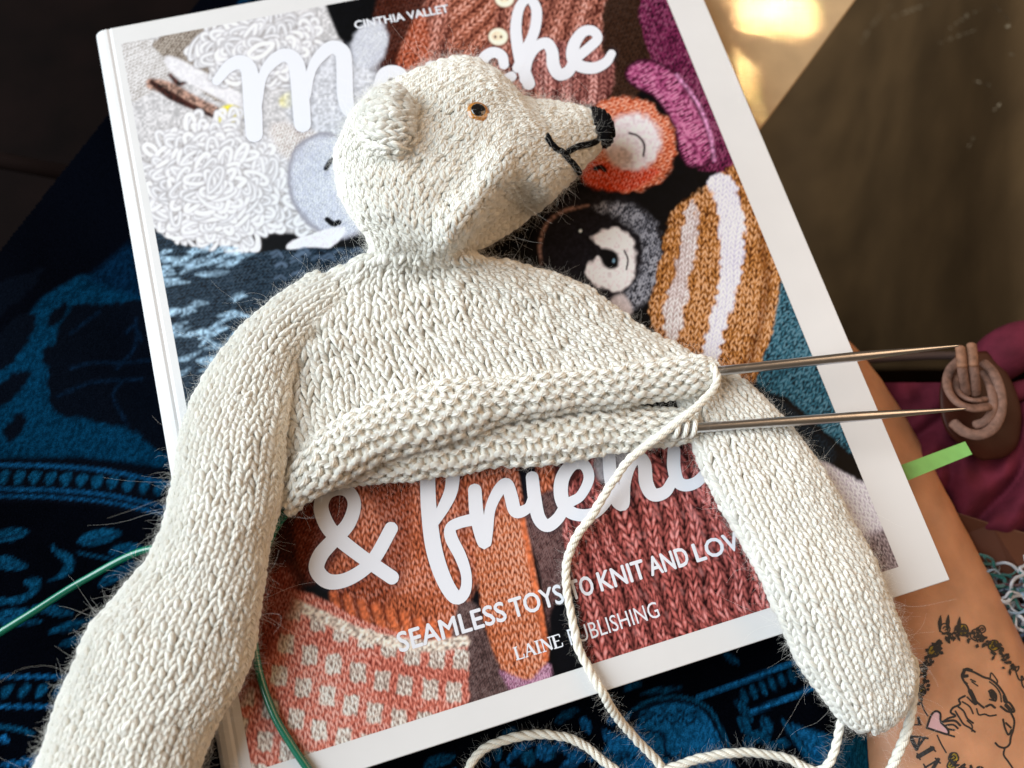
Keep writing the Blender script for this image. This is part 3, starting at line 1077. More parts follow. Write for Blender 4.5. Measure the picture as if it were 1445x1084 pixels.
def paint_cover():
    c = Canvas(100, -150, 1345, 1190, (7, 8, 12))
    R, FL = c.region, c.flat
    nzx = vnoise(c.X / 3, c.Y / 3, 1)
    c.a *= (0.6 + 0.8 * nzx)[..., None]
    # dark brown knits near the top
    R([(540, -40), (600, -40), (600, 90), (520, 110)], (28, 12, 8), (90, 40, 24), 20, 9, 7, edge=8)
    R([(850, -100), (930, -100), (930, 90), (850, 140)], (20, 12, 9), (70, 44, 30), 25, 8, 7)
    # white cloth and loops, upper left
    FL([(160, 40), (450, -30), (462, 16), (476, 50), (498, 84), (545, 112), (530, 200), (500, 330), (430, 330), (210, 320)], (186, 184, 186), 3, False, 0.3)
    R([(160, 60), (225, 55), (255, 100), (190, 145), (170, 140)], (150, 144, 140), (212, 210, 212), 60, 8, 6, smooth=False)
    R([(215, 60), (290, 40), (330, 130), (300, 140), (245, 90)], (80, 66, 56), (176, 166, 156), 40, 7, 5)
    FL([(300, 40), (330, 42), (326, 62), (300, 60)], (60, 46, 38), 5)
    c.stroke([(214, 118), (240, 126), (275, 145), (312, 160)], [16, 20, 18, 12], (150, 122, 110), soft=3, speck=0.7)
    c.stroke([(214, 116), (236, 132), (262, 146), (300, 164)], [7, 12, 8, 5], (54, 26, 20), soft=2.5, speck=0.8)
    c.stroke([(240, 106), (252, 118), (262, 116)], [5, 8, 4], (66, 34, 26), soft=3, speck=0.8)
    FL([(232, 84), (250, 82), (330, 126), (346, 152), (330, 150), (250, 108)], (206, 204, 208), 3, speck=0.1)
    FL([(308, 158), (322, 148), (340, 154), (342, 165), (322, 176), (312, 178)], (222, 208, 60), 3, speck=0.2)
    FL([(305, 166), (316, 168), (314, 184), (306, 182)], (226, 220, 120), 3)
    FL([(395, 140), (410, 130), (412, 150), (398, 150)], (214, 206, 120), 4, alpha=0.6)
    r = np.random.default_rng(5)

    def loops(n, cx, cy, rx, ry, lo=150, hi=246):
        ang = r.uniform(0, 2 * np.pi, n)
        rad = np.sqrt(r.uniform(0, 1, n))
        order = np.argsort(-rad)
        for k in order:
            x, y = cx + rx * rad[k] * math.cos(ang[k]), cy + ry * rad[k] * math.sin(ang[k])
            d = math.atan2(y - cy, x - cx) + r.normal(0, 1.5)
            ln = r.uniform(10, 18)
            wd = r.uniform(5, 8)
            ca, sa = math.cos(d), math.sin(d)
            pts = [(x + ca * a - sa * b, y + sa * a + ca * b) for a, b in ((-ln, 0), (0, wd), (ln, wd * 0.7), (ln * 1.25, 0), (ln, -wd * 0.7), (0, -wd))]
            c.stroke(pts, 8.5, (120, 112, 108), soft=3, closed=True, alpha=0.42)
            g = r.uniform(0.82, 1.0)
            c.stroke(pts, 6.0, (222 * g, 221 * g, 226 * g), soft=1.6, closed=True)
            c.stroke(pts, 2.0, (236, 236, 240), soft=1.4, closed=True, alpha=0.5)
    loops(150, 370, 70, 100, 45)
    loops(260, 300, 262, 108, 92)
    loops(14, 430, 300, 20, 30)
    FL([(405, 130), (520, 60), (525, 190), (440, 200)], (186, 188, 196), 8, alpha=0.7, speck=0.3)
    R([(385, 175), (450, 190), (440, 230), (395, 215)], (150, 136, 128), (226, 222, 224), 20, 8, 6, soft=6)
    R(c.ell(522, 62, 25, 34, 20), (150, 152, 162), (206, 208, 218), 30, 4, 4, speck=0.15, soft=4)
    # lamb face
    R(c.ell(470, 262, 62, 78, -25), (150, 152, 164), (206, 208, 220), -20, 5, 5, soft=3, speck=0.2, edge=10, edge_col=(140, 138, 146))
    c.stroke([(460, 238), (466, 228), (472, 224)], 7, (24, 24, 34))
    c.stroke([(462, 310), (470, 316), (478, 314)], 8, (12, 12, 16))
    R([(405, 346), (440, 330), (486, 322), (470, 346), (425, 360)], (190, 184, 190), (236, 232, 238), 0, 6, 6, soft=2, tex=0.3)
    # night-blue colourwork
    R([(210, 318), (250, 345), (330, 360), (430, 350), (520, 350), (520, 460), (420, 470), (330, 640), (260, 640), (225, 480)], (8, 16, 24), (44, 66, 84), 80, 9, 6, smooth=False, speck=0.5)
    for k in range(64):
        x = r.uniform(225, 340) + (k % 2) * 4
        y = r.uniform(345, 560)
        if x < 218 + (y - 345) * 0.18:
            continue
        w = r.uniform(8, 24)
        a = -0.25 + r.normal(0, 0.15)
        pts = [(x - w * math.cos(a), y - w * math.sin(a)), (x, y + r.normal(0, 3)), (x + w * math.cos(a), y + w * math.sin(a))]
        c.stroke(pts, [3, r.uniform(6, 11), 3], (150, 176, 196), soft=2.5, alpha=r.uniform(0.35, 0.85), speck=0.6)
    for k in range(30):
        x, y = r.uniform(380, 500), r.uniform(350, 400)
        c.stroke([(x, y), (x + 8, y - 4), (x + 14, y)], 3.5, (96, 112, 132), soft=2, alpha=0.6)
    # dusty pink cabled cardigan
    R([(570, 95), (590, 20), (640, -60), (880, -90), (850, 20), (850, 140), (700, 160), (640, 130), (590, 110)], (64, 22, 16), (206, 140, 122), 12, 11, 11, smooth=False, speck=0.35, rib=3, soft=3)
    R([(640, -40), (700, -40), (690, 60), (640, 80)], (70, 26, 18), (206, 136, 112), 45, 12, 9, rib=2, soft=6)
    R([(560, 100), (578, 40), (600, 20), (604, 100)], (80, 28, 16), (196, 110, 78), 20, 12, 9, soft=4)
    R([(760, 60), (860, 80), (850, 145), (760, 130)], (66, 24, 24), (210, 146, 138), 5, 12, 8, rib=3, soft=4)
    for k in range(5):
        c.stroke([(765 + 20 * k, 96), (768 + 20 * k, 140)], 4, (70, 24, 24), soft=3, alpha=0.7)
    for bx, by in ((703, 52), (712, -2)):
        FL(c.ell(bx, by, 15, 13), (66, 28, 18), 4)
        FL(c.ell(bx, by, 13.5, 12), (232, 216, 196), 1.5, speck=0.06)
        FL(c.ell(bx - 1, by - 1, 8, 6.5), (214, 194, 172), 2)
        for dx in (-4, 4):
            FL(c.ell(bx + dx, by, 1.8, 1.8), (70, 46, 36), 0.8)
    # magenta hat
    R([(900, 20), (930, -100), (1060, -100), (1060, 250), (985, 240), (960, 150), (920, 90)], (26, 5, 20), (138, 50, 96), 30, 9, 9, smooth=False, speck=0.5)
    R([(883, 108), (890, 90), (915, 84), (950, 100), (985, 150), (1004, 200), (1004, 228), (985, 238), (962, 226), (950, 180), (925, 140), (900, 126)], (58, 10, 38), (196, 100, 150), 62, 8, 26, speck=0.5, edge=7, edge_col=(50, 8, 32))
    c.stroke([(955, 106), (985, 146), (1002, 190), (1008, 226)], 4, (220, 160, 200), soft=3, alpha=0.7, speck=0.7)
    # fox
    R(c.ell(884, 204, 70, 66, 20), (140, 50, 24), (226, 138, 100), 70, 10, 9, soft=4, rough=4, speck=0.3)
    R([(820, 225), (880, 235), (930, 240), (890, 268), (830, 262)], (140, 36, 14), (226, 84, 40), 20, 9, 8, soft=5)
    FL(c.ell(893, 200, 40, 40, 20), (214, 204, 210), 6, speck=0.2, rough=3)
    FL(c.ell(875, 222, 18, 14, 20), (176, 160, 160), 6, speck=0.5, alpha=0.5)
    c.stroke([(888, 188), (900, 192), (909, 204), (908, 220)], 3, (30, 18, 22))
    c.stroke([(840, 238), (848, 236), (853, 240)], 7, (20, 12, 14))
    # badger
    FL(c.ell(848, 348, 90, 78, 10), (26, 24, 30), 5, speck=0.6, rough=3)
    R([(840, 292), (880, 286), (922, 310), (934, 356), (924, 410), (890, 440), (880, 420), (906, 380), (905, 340), (880, 312)], (30, 32, 40), (150, 152, 164), 20, 7, 6, soft=6, speck=0.8, rough=4)
    c.stroke([(764, 372), (762, 345), (772, 316), (796, 298), (830, 290)], [2, 5, 4, 5, 2], (150, 122, 114), soft=3, speck=1.0, alpha=0.85)
    FL([(834, 336), (852, 324), (880, 326), (896, 350), (896, 384), (878, 410), (850, 406), (828, 390), (836, 366), (860, 362), (846, 348)], (222, 214, 216), 3, speck=0.25, rough=3)
    FL([(846, 352), (862, 352), (872, 360), (872, 376), (860, 380), (850, 372)], (12, 13, 18), 3)
    c.stroke([(881, 354), (886, 366), (884, 380)], 2.6, (26, 22, 26))
    FL(c.ell(866, 368, 2, 3), (120, 150, 170), 1)
    FL(c.ell(819, 326, 2.2, 2.2), (214, 230, 230), 1)
    FL([(862, 424), (880, 416), (892, 440), (870, 450)], (196, 186, 188), 4)
    # mustard striped sweater
    SW = [(918, 452), (928, 390), (940, 330), (952, 296), (985, 272), (1046, 232), (1070, 280), (1092, 340), (1106, 400), (1098, 450), (1080, 500), (1062, 545), (1010, 560), (960, 540)]
    R(SW, (74, 36, 12), (204, 144, 80), 6, 11, 10, soft=3, rough=4, speck=0.5)
    R([(972, 286), (982, 292), (984, 340), (972, 400), (958, 470), (940, 476), (938, 440), (952, 380), (962, 330)], (150, 132, 126), (226, 216, 220), 6, 10, 7, soft=3, rough=5, speck=0.3)
    R([(1000, 256), (1028, 248), (1046, 290), (1050, 340), (1040, 400), (1022, 470), (1008, 530), (985, 530), (998, 470), (1014, 400), (1018, 340), (1012, 290)], (176, 172, 190), (232, 230, 242), 6, 10, 7, soft=3, rough=5, speck=0.2)
    c.stroke([(1075, 330), (1082, 400), (1070, 470), (1050, 530)], 12, (90, 44, 10), soft=7, alpha=0.55, speck=0.8)
    # teal
    R([(1104, 380), (1130, 440), (1180, 560), (1210, 650), (1110, 560), (1062, 550), (1090, 470)], (8, 26, 36), (64, 122, 142), 40, 11, 10, smooth=False, soft=3, speck=0.5)
    R([(1060, 540), (1120, 580), (1180, 640), (1140, 660), (1070, 590)], (8, 14, 20), (26, 46, 60), 40, 11, 8, soft=6)
    R([(1120, 640), (1170, 655), (1232, 690), (1300, 820), (1210, 800), (1170, 740)], (150, 140, 150), (236, 230, 240), -38, 8, 9, smooth=False, soft=3, speck=0.12)
    R([(1196, 770), (1300, 740), (1300, 830), (1200, 830)], (50, 36, 36), (176, 160, 164), -38, 8, 9, soft=10)
    # lower half: rust jumper, brown, burgundy
    R([(350, 640), (460, 640), (470, 720), (430, 800), (350, 830)], (24, 10, 8), (80, 36, 24), 20, 9, 7, soft=8)
    R([(430, 690), (520, 640), (790, 600), (780, 700), (740, 720), (765, 870), (770, 950), (700, 940), (665, 860), (640, 900), (560, 900), (470, 840)], (58, 18, 9), (210, 122, 84), -14, 12, 12, smooth=False, soft=3, speck=0.2)
    R([(500, 640), (570, 630), (575, 800), (520, 870), (470, 840), (540, 760)], (48, 15, 8), (176, 92, 58), -25, 12, 12, soft=8)
    R([(420, 700), (500, 690), (480, 780), (430, 820)], (50, 18, 10), (130, 60, 36), 20, 9, 7, soft=8)
    c.stroke([(640, 640), (650, 700), (655, 760)], 10, (100, 38, 18), soft=6, alpha=0.5, speck=0.6)
    for k in range(9):
        x = 470 + 20 * k
        c.stroke([(x, 838 + k * 6), (x + 6, 862 + k * 5), (x + 14, 888 + k * 3)], 10, (186, 104, 68), soft=4, speck=0.6, alpha=0.9)
        c.stroke([(x + 11, 838 + k * 6), (x + 17, 862 + k * 5)], 5, (84, 30, 14), soft=3, alpha=0.8)
    # dark gaps
    FL([(662, 850), (690, 800), (700, 830), (690, 960), (668, 900)], (14, 12, 18), 6)
    FL([(730, 660), (755, 655), (765, 720), (740, 720)], (10, 12, 20), 3, smooth=False)
    R([(640, 870), (668, 850), (690, 900), (720, 990), (640, 1010)], (40, 28, 28), (118, 94, 92), -20, 8, 5, soft=4, speck=0.4)
    R([(736, 720), (800, 690), (815, 760), (800, 870), (775, 890), (760, 800)], (36, 22, 24), (120, 88, 86), -15, 6, 4, soft=4, speck=0.4)
    R([(672, 760), (700, 730), (735, 722), (752, 800), (768, 880), (772, 930), (745, 965), (705, 940), (680, 860)], (76, 25, 11), (218, 134, 92), -12, 11, 12, soft=3, speck=0.2)
    c.stroke([(735, 722), (748, 790), (765, 880), (770, 930)], 7, (190, 108, 72), soft=3, speck=0.5)
    FL([(775, 870), (805, 840), (820, 920), (790, 950)], (10, 11, 17), 4)
    R([(705, 945), (745, 960), (772, 935), (776, 960), (730, 980)], (70, 30, 50), (190, 140, 168), -20, 7, 6, soft=3)
    R([(800, 640), (880, 610), (1010, 590), (1060, 700), (1110, 860), (1000, 910), (830, 960), (815, 850), (795, 760)], (26, 5, 8), (206, 118, 112), -18, 15, 16, smooth=False, soft=3, speck=0.2, rib=2, warp=8)
    FL([(780, 610), (830, 600), (835, 640), (800, 690), (785, 680)], (74, 34, 30), 4, speck=0.5)
    FL([(840, 640), (880, 625), (900, 650), (850, 680)], (150, 146, 150), 5, speck=0.3)
    for k in range(120):
        x, y = r.uniform(880, 1080), r.uniform(680, 900)
        if y > 905 - (x - 880) * 0.25:
            continue
        c.stroke([(x, y), (x + 3, y + 7)], 4, (226, 160, 158), soft=2, alpha=0.22)
    # pink and white checks
    CK = [(330, 860), (372, 820), (440, 838), (520, 880), (600, 905), (660, 900), (662, 990), (640, 1020), (420, 1110), (300, 1130)]
    R(CK, (104, 38, 30), (222, 142, 124), -18, 11, 13, smooth=False, soft=3, speck=0.2, warp=6)
    for i in range(16):
        for j in range(12):
            ii = i - 4
            X0 = 414 + 34 * ii - 10 * j + r.normal(0, 1)
            Y0 = 862 + 46 * j + 17 * ii - 1.0 * ii * ii + r.normal(0, 1)
            pts = [(X0 - 10, Y0 - 16), (X0 - 2, Y0 - 13), (X0 + 3, Y0 - 15), (X0 + 11, Y0 - 12), (X0 + 9, Y0 + 15), (X0 + 1, Y0 + 12), (X0 - 3, Y0 + 15), (X0 - 13, Y0 + 11)]
            if X0 > 655 or X0 < 335 or Y0 < 838 + (X0 - 372) * 0.22:
                continue
            c.region(pts, (110, 92, 84), (226, 212, 202), -18, 11, 13, soft=1.5, smooth=False, rough=1.5, speck=0.3)
    c.stroke([(392, 842), (450, 868), (520, 898), (600, 912), (655, 905)], 16, (198, 182, 170), soft=3, speck=0.8)
    R([(330, 850), (400, 800), (420, 850), (360, 960), (330, 1000)], (60, 20, 14), (150, 76, 60), -18, 9, 8, soft=14)
    # printed soft shadow round the title
    for s_ in TITLE:
        p = np.array(s_)
        c.stroke(p[:, :2], p[:, 2] + 5, (60, 60, 76), soft=5, alpha=0.28)
    c.a = np.clip(1.22 * np.clip(c.a, 0, 1) ** 1.16, 0, 0.74)
    return c


book = thing('book', 'knitting pattern book with white borders and a photo cover of knitted toys', 'book', (0, 0, -1.7))
BX, BY = 10.5, 12.32
# card cover: front panel, rounded spine and back panel as one bent sheet
prof_o = [(BX, 0.0), (-9.86, 0.0), (-9.95, -0.022), (-10.03, 0.0), (-10.16, -0.012), (-10.32, -0.07), (-10.44, -0.18), (-10.5, -0.34), (-10.5, -1.36), (-10.44, -1.52), (-10.3, -1.64), (-10.1, -1.7), (BX, -1.7)]
prof_i = [(BX, -0.06), (-9.86, -0.06), (-9.95, -0.08), (-10.03, -0.07), (-10.13, -0.08), (-10.27, -0.13), (-10.38, -0.22), (-10.44, -0.34), (-10.44, -1.36), (-10.38, -1.48), (-10.27, -1.58), (-10.1, -1.64), (BX, -1.64)]
n = len(prof_o)
V, F = [], []
for y in (-BY, BY):
    for (x, z) in prof_o + prof_i:
        V.append((x, y, z))
m = 2 * n
for k in range(n - 1):
    F.append((k, k + 1, m + k + 1, m + k))
    F.append((n + k, m + n + k, m + n + k + 1, n + k + 1))
    F.append((k, n + k, n + k + 1, k + 1))
    F.append((m + k, m + k + 1, m + n + k + 1, m + n + k))
F.append((0, m, m + n, n))
F.append((n - 1, 2 * n - 1, m + 2 * n - 1, m + n - 1))
cover = mesh_obj('cover', V, F, M_CARD, book, smooth=False)
cover.modifiers.new('b', 'BEVEL').width = 0.0002
# pages: sheaves that sit a little unevenly
npg = 26
for k in range(npg):
    z1 = -0.075 - k * (1.55 / npg)
    z0 = z1 - 1.55 / npg + 0.004
    xr = BX - 0.12 - rng.uniform(0, 0.05)
    ye = BY - 0.10 - rng.uniform(0, 0.04)
    v = [(x, y, z) for z in (z0, z1) for x, y in ((-10.3, -ye), (xr, -ye), (xr, ye), (-10.3, ye))]
    mesh_obj('page_sheaf', v, [(3, 2, 1, 0), (4, 5, 6, 7), (0, 1, 5, 4), (1, 2, 6, 5), (2, 3, 7, 6), (3, 0, 4, 7)], M_PAPER, book, smooth=False)

cv = paint_cover()
x0 = at(171, 62)[0]
y1 = at(171, 62)[1]
x1 = at(1268, 800)[0]
y0 = at(1268, 800)[1]
PIT = 0.033
nx, ny = int((x1 - x0) / PIT), int((y1 - y0) / PIT)
gx, gy = np.meshgrid(np.linspace(x0, x1, nx), np.linspace(y0, y1, ny), indexing='ij')
G = np.stack([gx, gy, np.full_like(gx, 0.004)], -1).reshape(-1, 3)
M_PRINT = vcol('printed_photo', rough=0.45, spec=0.1)
mesh_obj('cover_photo', G, grid_faces(nx, ny), M_PRINT, book, col=cv.sample(to_px(G)), smooth=False)


def ribbon(name, pts, mat, parent, z0=0.010, z1=0.016, surf=None, cap=True, n=None):
    """flat printed stroke: (px, py, width px) -> strip lying on the surface, rising a hair along its length so that it never meets itself"""
    p = np.asarray(pts, float)
    n = n or 9 * len(p)
    c = spline(p, n)
    w = c[:, 2] / 2
    T = np.gradient(c[:, :2], axis=0)
    T /= np.linalg.norm(T, axis=1, keepdims=True) + 1e-9
    Nn = np.stack([-T[:, 1], T[:, 0]], 1)
    if cap:
        k = np.linspace(0.999, 0, 7)[:-1]
        c0 = c[0, :2] - T[0] * w[0] * k[:, None]
        c1 = c[-1, :2] + T[-1] * w[-1] * k[::-1, None]
        wc = np.sqrt(1 - k ** 2)
        C2 = np.vstack([c0, c[:, :2], c1])
        w2 = np.concatenate([w[0] * wc, w, w[-1] * wc[::-1]])
        N2 = np.vstack([np.repeat(Nn[:1], 6, 0), Nn, np.repeat(Nn[-1:], 6, 0)])
    else:
        C2, w2, N2 = c[:, :2], w, Nn
    zz = np.linspace(z0, z1, len(C2))
    V = []
    for (x, y), ww, nv, z in zip(C2, w2, N2, zz):
        for sg in (-1, 1):
            X, Y = x + sg * ww * nv[0], y + sg * ww * nv[1]
            if surf is None:
                V.append(at(X, Y, z))
            else:
                V.append(surf(X, Y)[0] + np.array([0, 0, z]))
    m = len(C2)
    F = np.array([(2 * i, 2 * i + 2, 2 * i + 3, 2 * i + 1) for i in range(m - 1)])
    return np.array(V), F


zb = 0.010
for k, s_ in enumerate(TITLE):
    V, F = ribbon('t', s_, M_INK, book, zb, zb + 0.004)
    zb += 0.0012
    mesh_obj('title_stroke', V, F, M_INK, book, smooth=False)


def printed_text(name, body, p0, p1, cap_px, bold, mat, parent, z=0.012, upright=False):
    cu = bpy.data.curves.new(name, 'FONT')
    cu.body = body
    cu.size = 1.0
    cu.resolution_u = 3
    tmp = bpy.data.objects.new(name, cu)
    COL.objects.link(tmp)
    dg = bpy.context.evaluated_depsgraph_get()
    me = tmp.evaluated_get(dg).to_mesh()
    v = np.array([tuple(q.co) for q in me.vertices])
    F = [tuple(p.vertices) for p in me.polygons]
    tmp.evaluated_get(dg).to_mesh_clear()
    bpy.data.objects.remove(tmp)
    A, B = at(*p0, z), at(*p1, z)
    L = np.linalg.norm(B - A)
    ex = (B - A) / L
    ey = np.array([-ex[1], ex[0], 0])
    w = v[:, 0].max() - v[:, 0].min()
    h = v[:, 1].max()
    capc = cap_px / 45.0
    Q = A + ((v[:, 0] - v[:, 0].min()) / w * L)[:, None] * ex + (v[:, 1] / h * capc)[:, None] * ey
    Q[:, 2] = z
    # heavier face: the same letters laid again a hair to either side
    V2, F2 = [Q], list(F)
    if bold:
        for k, (dx, dy) in enumerate(((1, 0), (-1, 0), (0, 1), (0, -1))):
            q2 = Q + ex * dx * bold * capc + ey * dy * bold * capc
            q2[:, 2] = z + 0.0008 * (k + 1)
            F2 += [tuple(i + len(Q) * (k + 1) for i in f) for f in F]
            V2.append(q2)
    return mesh_obj(name, np.vstack(V2), F2, mat, parent, smooth=False)


printed_text('author_lettering', 'CINTHIA VALLET', (502, 41), (634, 17), 14.5, 0.035, M_INK, book)
for w_, xa, xb in (('SEAMLESS', 565, 716), ('TOYS', 724, 797), ('TO', 807, 840), ('KNIT', 849, 913), ('AND', 920, 974), ('LOVE', 984, 1062)):
    printed_text('subtitle_word', w_, (xa, 920.5 - 0.304 * (xa - 565)), (xb, 920.5 - 0.304 * (xb - 565)), 23, 0.03, M_INK, book)
printed_text('publisher_lettering', 'PUBLISHING', (806, 911), (932, 870), 19.5, 0.0, M_INK, book)
# serif letters L A I N E, stroke by stroke along the publisher line
E0, E1 = np.array([730.0, 931.0]), np.array([797.0, 911.0])
ex2 = (E1 - E0) / np.linalg.norm(E1 - E0)
ey2 = np.array([ex2[1], -ex2[0]])
GL = {'L': ([((1, 0), (1, 10), 2.2), ((-1, 10), (3.2, 10), 1), ((-1, 0), (7, 0), 1.1), ((7, 0), (7.4, 3), 1)], 9),
      'A': ([((0.5, 0), (4.6, 10), 1.1), ((4.6, 10), (8.8, 0), 2.3), ((2, 3.4), (7, 3.4), 1), ((-1, 0), (2, 0), 1), ((7, 0), (10.4, 0), 1)], 11.5),
      'I': ([((1.5, 0), (1.5, 10), 2.2), ((-0.5, 10), (3.6, 10), 1), ((-0.5, 0), (3.6, 0), 1)], 5.4),
      'N': ([((1, 0), (1, 10), 1.1), ((1, 10), (8.5, 0), 2.3), ((8.5, 0), (8.5, 10), 1.1), ((-1, 0), (2.8, 0), 1), ((-1, 10), (1.5, 10), 1), ((6.8, 10), (10.2, 10), 1)], 11.4),
      'E': ([((1, 0), (1, 10), 2.2), ((-1, 10), (7, 10), 1.1), ((-1, 0), (7.4, 0), 1.1), ((1, 5.2), (5.6, 5.2), 1), ((7, 10), (7.1, 7.6), 1), ((7.4, 0), (7.7, 2.8), 1)], 9)}
cx = 0.0
kz = 0
for ch in 'LAINE':
    st, adv = GL[ch]
    VV, FF = [], []
    for (a, b, w) in st:
        pa = E0 + ex2 * (cx + a[0]) * 1.5 + ey2 * a[1] * 1.75
        pb = E0 + ex2 * (cx + b[0]) * 1.5 + ey2 * b[1] * 1.75
        V, F = ribbon('x', [(*pa, w * 1.5), (*((pa + pb) / 2), w * 1.5), (*pb, w * 1.5)], M_INK, book, 0.012 + kz * 0.0006, 0.012 + kz * 0.0006, cap=False, n=5)
        kz = (kz + 1) % 8
        FF += [tuple(int(i) + len(VV) for i in f) for f in F]
        VV += list(V)
    mesh_obj('letter', VV, FF, M_INK, book, smooth=False)
    cx += adv

# ------------------------------------------------------------------ the printed cloth everything lies on


def paint_cloth():
    c = Canvas(-120, -120, 1420, 1250, (3, 4, 8))
    BL = (9, 58, 86)
    r = np.random.default_rng(9)

    def mott(al_pts, col=BL, soft=3, smooth=True, amt=0.8):
        pts = spline(al_pts, 8 * len(al_pts), closed=True) if smooth else al_pts
        sl, al, ins = c.poly_alpha(pts, soft, rough=1.0)
        if sl is None:
            return
        X, Y = c.X[sl], c.Y[sl]
        n = vnoise(X / 13.0, Y / 13.0, 3) * 0.7 + vnoise(X / 6.0, Y / 6.0, 5) * 0.3
        k = 0.30 + 0.70 * sstep(-0.45, 0.25, np.cos(n * 2 * np.pi * 5.5)) * (0.75 + 0.5 * vnoise(X / 2.4, Y / 2.4, 6))
        c.put(sl, al, lin(col) * ((1 - amt) + amt * k)[..., None])

    def leaf(x, y, L, w, a, col=BL, vein=True):
        a = math.radians(a)
        ca, sa = math.cos(a), math.sin(a)
        q = [(-L, 0), (-L * 0.5, -w), (L * 0.2, -w * 1.05), (L, 0), (L * 0.3, w * 0.8), (-L * 0.5, w * 0.7)]
        mott([(x + ca * u - sa * v, y + sa * u + ca * v) for u, v in q], col, 1.6)
        if vein:
            c.stroke([(x - ca * L * 0.8, y - sa * L * 0.8), (x - sa * w * 0.15, y + ca * w * 0.15), (x + ca * L * 0.8, y + sa * L * 0.8)], 2.0, (6, 12, 24), soft=1, alpha=0.8)
    # mottled field with dark animal shapes, upper left
    mott([(-120, 560), (-60, 520), (20, 470), (60, 420), (110, 390), (190, 380), (260, 390), (300, 640), (240, 660), (120, 645), (-120, 648)], (4, 42, 66), 4, False)  # this and the next field: the corner's dim light put into darker blue
    mott([(120, 395), (200, 330), (330, 320), (330, 420), (190, 420)], (4, 26, 46), 8, False)
    for pts in ([(85, 460), (110, 430), (150, 428), (200, 425), (230, 440), (238, 560), (236, 640), (190, 610), (160, 600), (120, 592), (85, 585), (68, 560), (72, 510)],
                [(60, 500), (78, 485), (82, 520), (66, 520)], [(0, 470), (40, 440), (50, 460), (10, 520), (-40, 540)], [(-20, 560), (20, 528), (44, 526), (20, 560), (-30, 590)], [(70, 445), (95, 425), (90, 450), (70, 460)],
                [(5, 605), (30, 582), (36, 600), (14, 625)], [(-40, 420), (60, 380), (20, 430), (-40, 460)]):
        c.flat(pts, (5, 8, 15), 3, rough=3)
    for pts in ([(100, 520), (130, 512), (170, 512), (215, 508)], [(80, 560), (130, 540), (200, 535)], [(165, 520), (190, 490), (192, 450)], [(100, 470), (140, 440)], [(180, 600), (160, 560), (170, 540)], [(178, 470), (190, 460), (200, 480)]):
        c.stroke(pts, 4, (7, 24, 42), soft=2.5, alpha=0.7, speck=0.8)
    # border of drops between stripes
    top = [(-120, 652), (0, 656), (80, 658), (160, 666), (260, 688)]
    c.flat([(-120, 646), (0, 648), (120, 648), (260, 668), (260, 740), (120, 712), (0, 708), (-120, 706)], (5, 7, 13), 2, False)
    for dy, w in ((0, 5), (34, 5), (44, 4)):
        c.stroke([(x, y + dy) for x, y in top], w, (9, 54, 86), soft=1.2, speck=0.6)
    for k in range(16):
        x = -60 + k * 22.0
        y = 674 + max(0, x - 60) * 0.075 + max(0, x - 160) * 0.05
        mott([(x - 6, y + 8), (x - 8, y - 3), (x, y - 9), (x + 8, y - 7), (x + 6, y), (x, y + 9)], BL, 1.5)
    # leaf scroll
    for a in ((140, 759, 32, 11, -12), (178, 776, 26, 8, -6), (15, 756, 26, 9, -14), (12, 796, 28, 9, 8), (165, 812, 30, 8, -30), (20, 868, 34, 8, -8), (75, 862, 30, 7, 10), (100, 884, 34, 6, -16), (112, 904, 28, 6, -14), (20, 880, 40, 4, -4), (-40, 776, 24, 9, 20)):
        leaf(*a)
    mott([(72, 768), (86, 778), (102, 786), (104, 802), (92, 814), (66, 822), (84, 808), (90, 794), (78, 782)], BL, 1.5)
    mott([(34, 820), (50, 814), (58, 822), (50, 838), (28, 850), (-10, 854), (-10, 846), (24, 842), (42, 832)], BL, 1.5)
    c.stroke([(110, 780), (140, 786), (180, 792), (215, 800)], 3, BL, soft=1.5, alpha=0.7)
    for y in (955, 997):
        c.stroke([(-120, y), (0, y), (100, y + 1), (200, y + 10)], 5, (12, 62, 98), soft=1.2, speck=0.7)
    for k in range(9):
        x = -64 + k * 24.5
        mott([(x - 8, y_ + 975) for y_ in (9,)] + [(x - 6, 972), (x + 2, 966), (x + 9, 967), (x + 6, 976), (x - 2, 984)], BL, 1.5)
    c.stroke([(-60, 1026), (0, 1026), (30, 1030), (46, 1036)], 5, BL, soft=2, speck=0.6)
    for k in range(26):
        x, y = r.uniform(-60, 75), r.uniform(1036, 1160)
        leaf(x, y, r.uniform(8, 22), r.uniform(3, 6), r.uniform(-50, 30), (20, 90, 140))
    # bottom middle and right
    mott([(895, 1030), (902, 1008), (930, 995), (960, 992), (990, 1002), (1010, 1030), (1024, 1062), (1040, 1120), (860, 1120), (860, 1040)], (16, 78, 120), 2)
    c.stroke([(880, 1028), (900, 1004), (935, 990), (965, 990), (995, 1004), (1014, 1034), (1030, 1064)], 4, (5, 10, 20), soft=1.5)
    c.stroke([(876, 1024), (898, 999), (935, 985), (967, 985), (1000, 1000), (1018, 1030), (1034, 1064)], 4, BL, soft=1.5, speck=0.5)
    for x in (905, 928, 950, 972):
        c.stroke([(x - 11, 1012), (x, 1022), (x + 11, 1012)], 3, (5, 10, 20), soft=1.2)
        c.stroke([(x - 16, 1002), (x, 1010), (x + 10, 1004)], 3, (5, 10, 20), soft=1.2)
    c.stroke([(870, 1036), (930, 1034), (940, 1060), (960, 1084)], 5, (6, 12, 26), soft=2)
    for k in range(12):
        c.flat(c.ell(868 + k * 9, 1066 + (k % 2) * 4, 4, 3), (6, 12, 24), 1.5)
    c.stroke([(985, 984), (1030, 968), (1080, 950), (1140, 928), (1220, 905)], 6, (16, 76, 116), soft=2, speck=0.6)
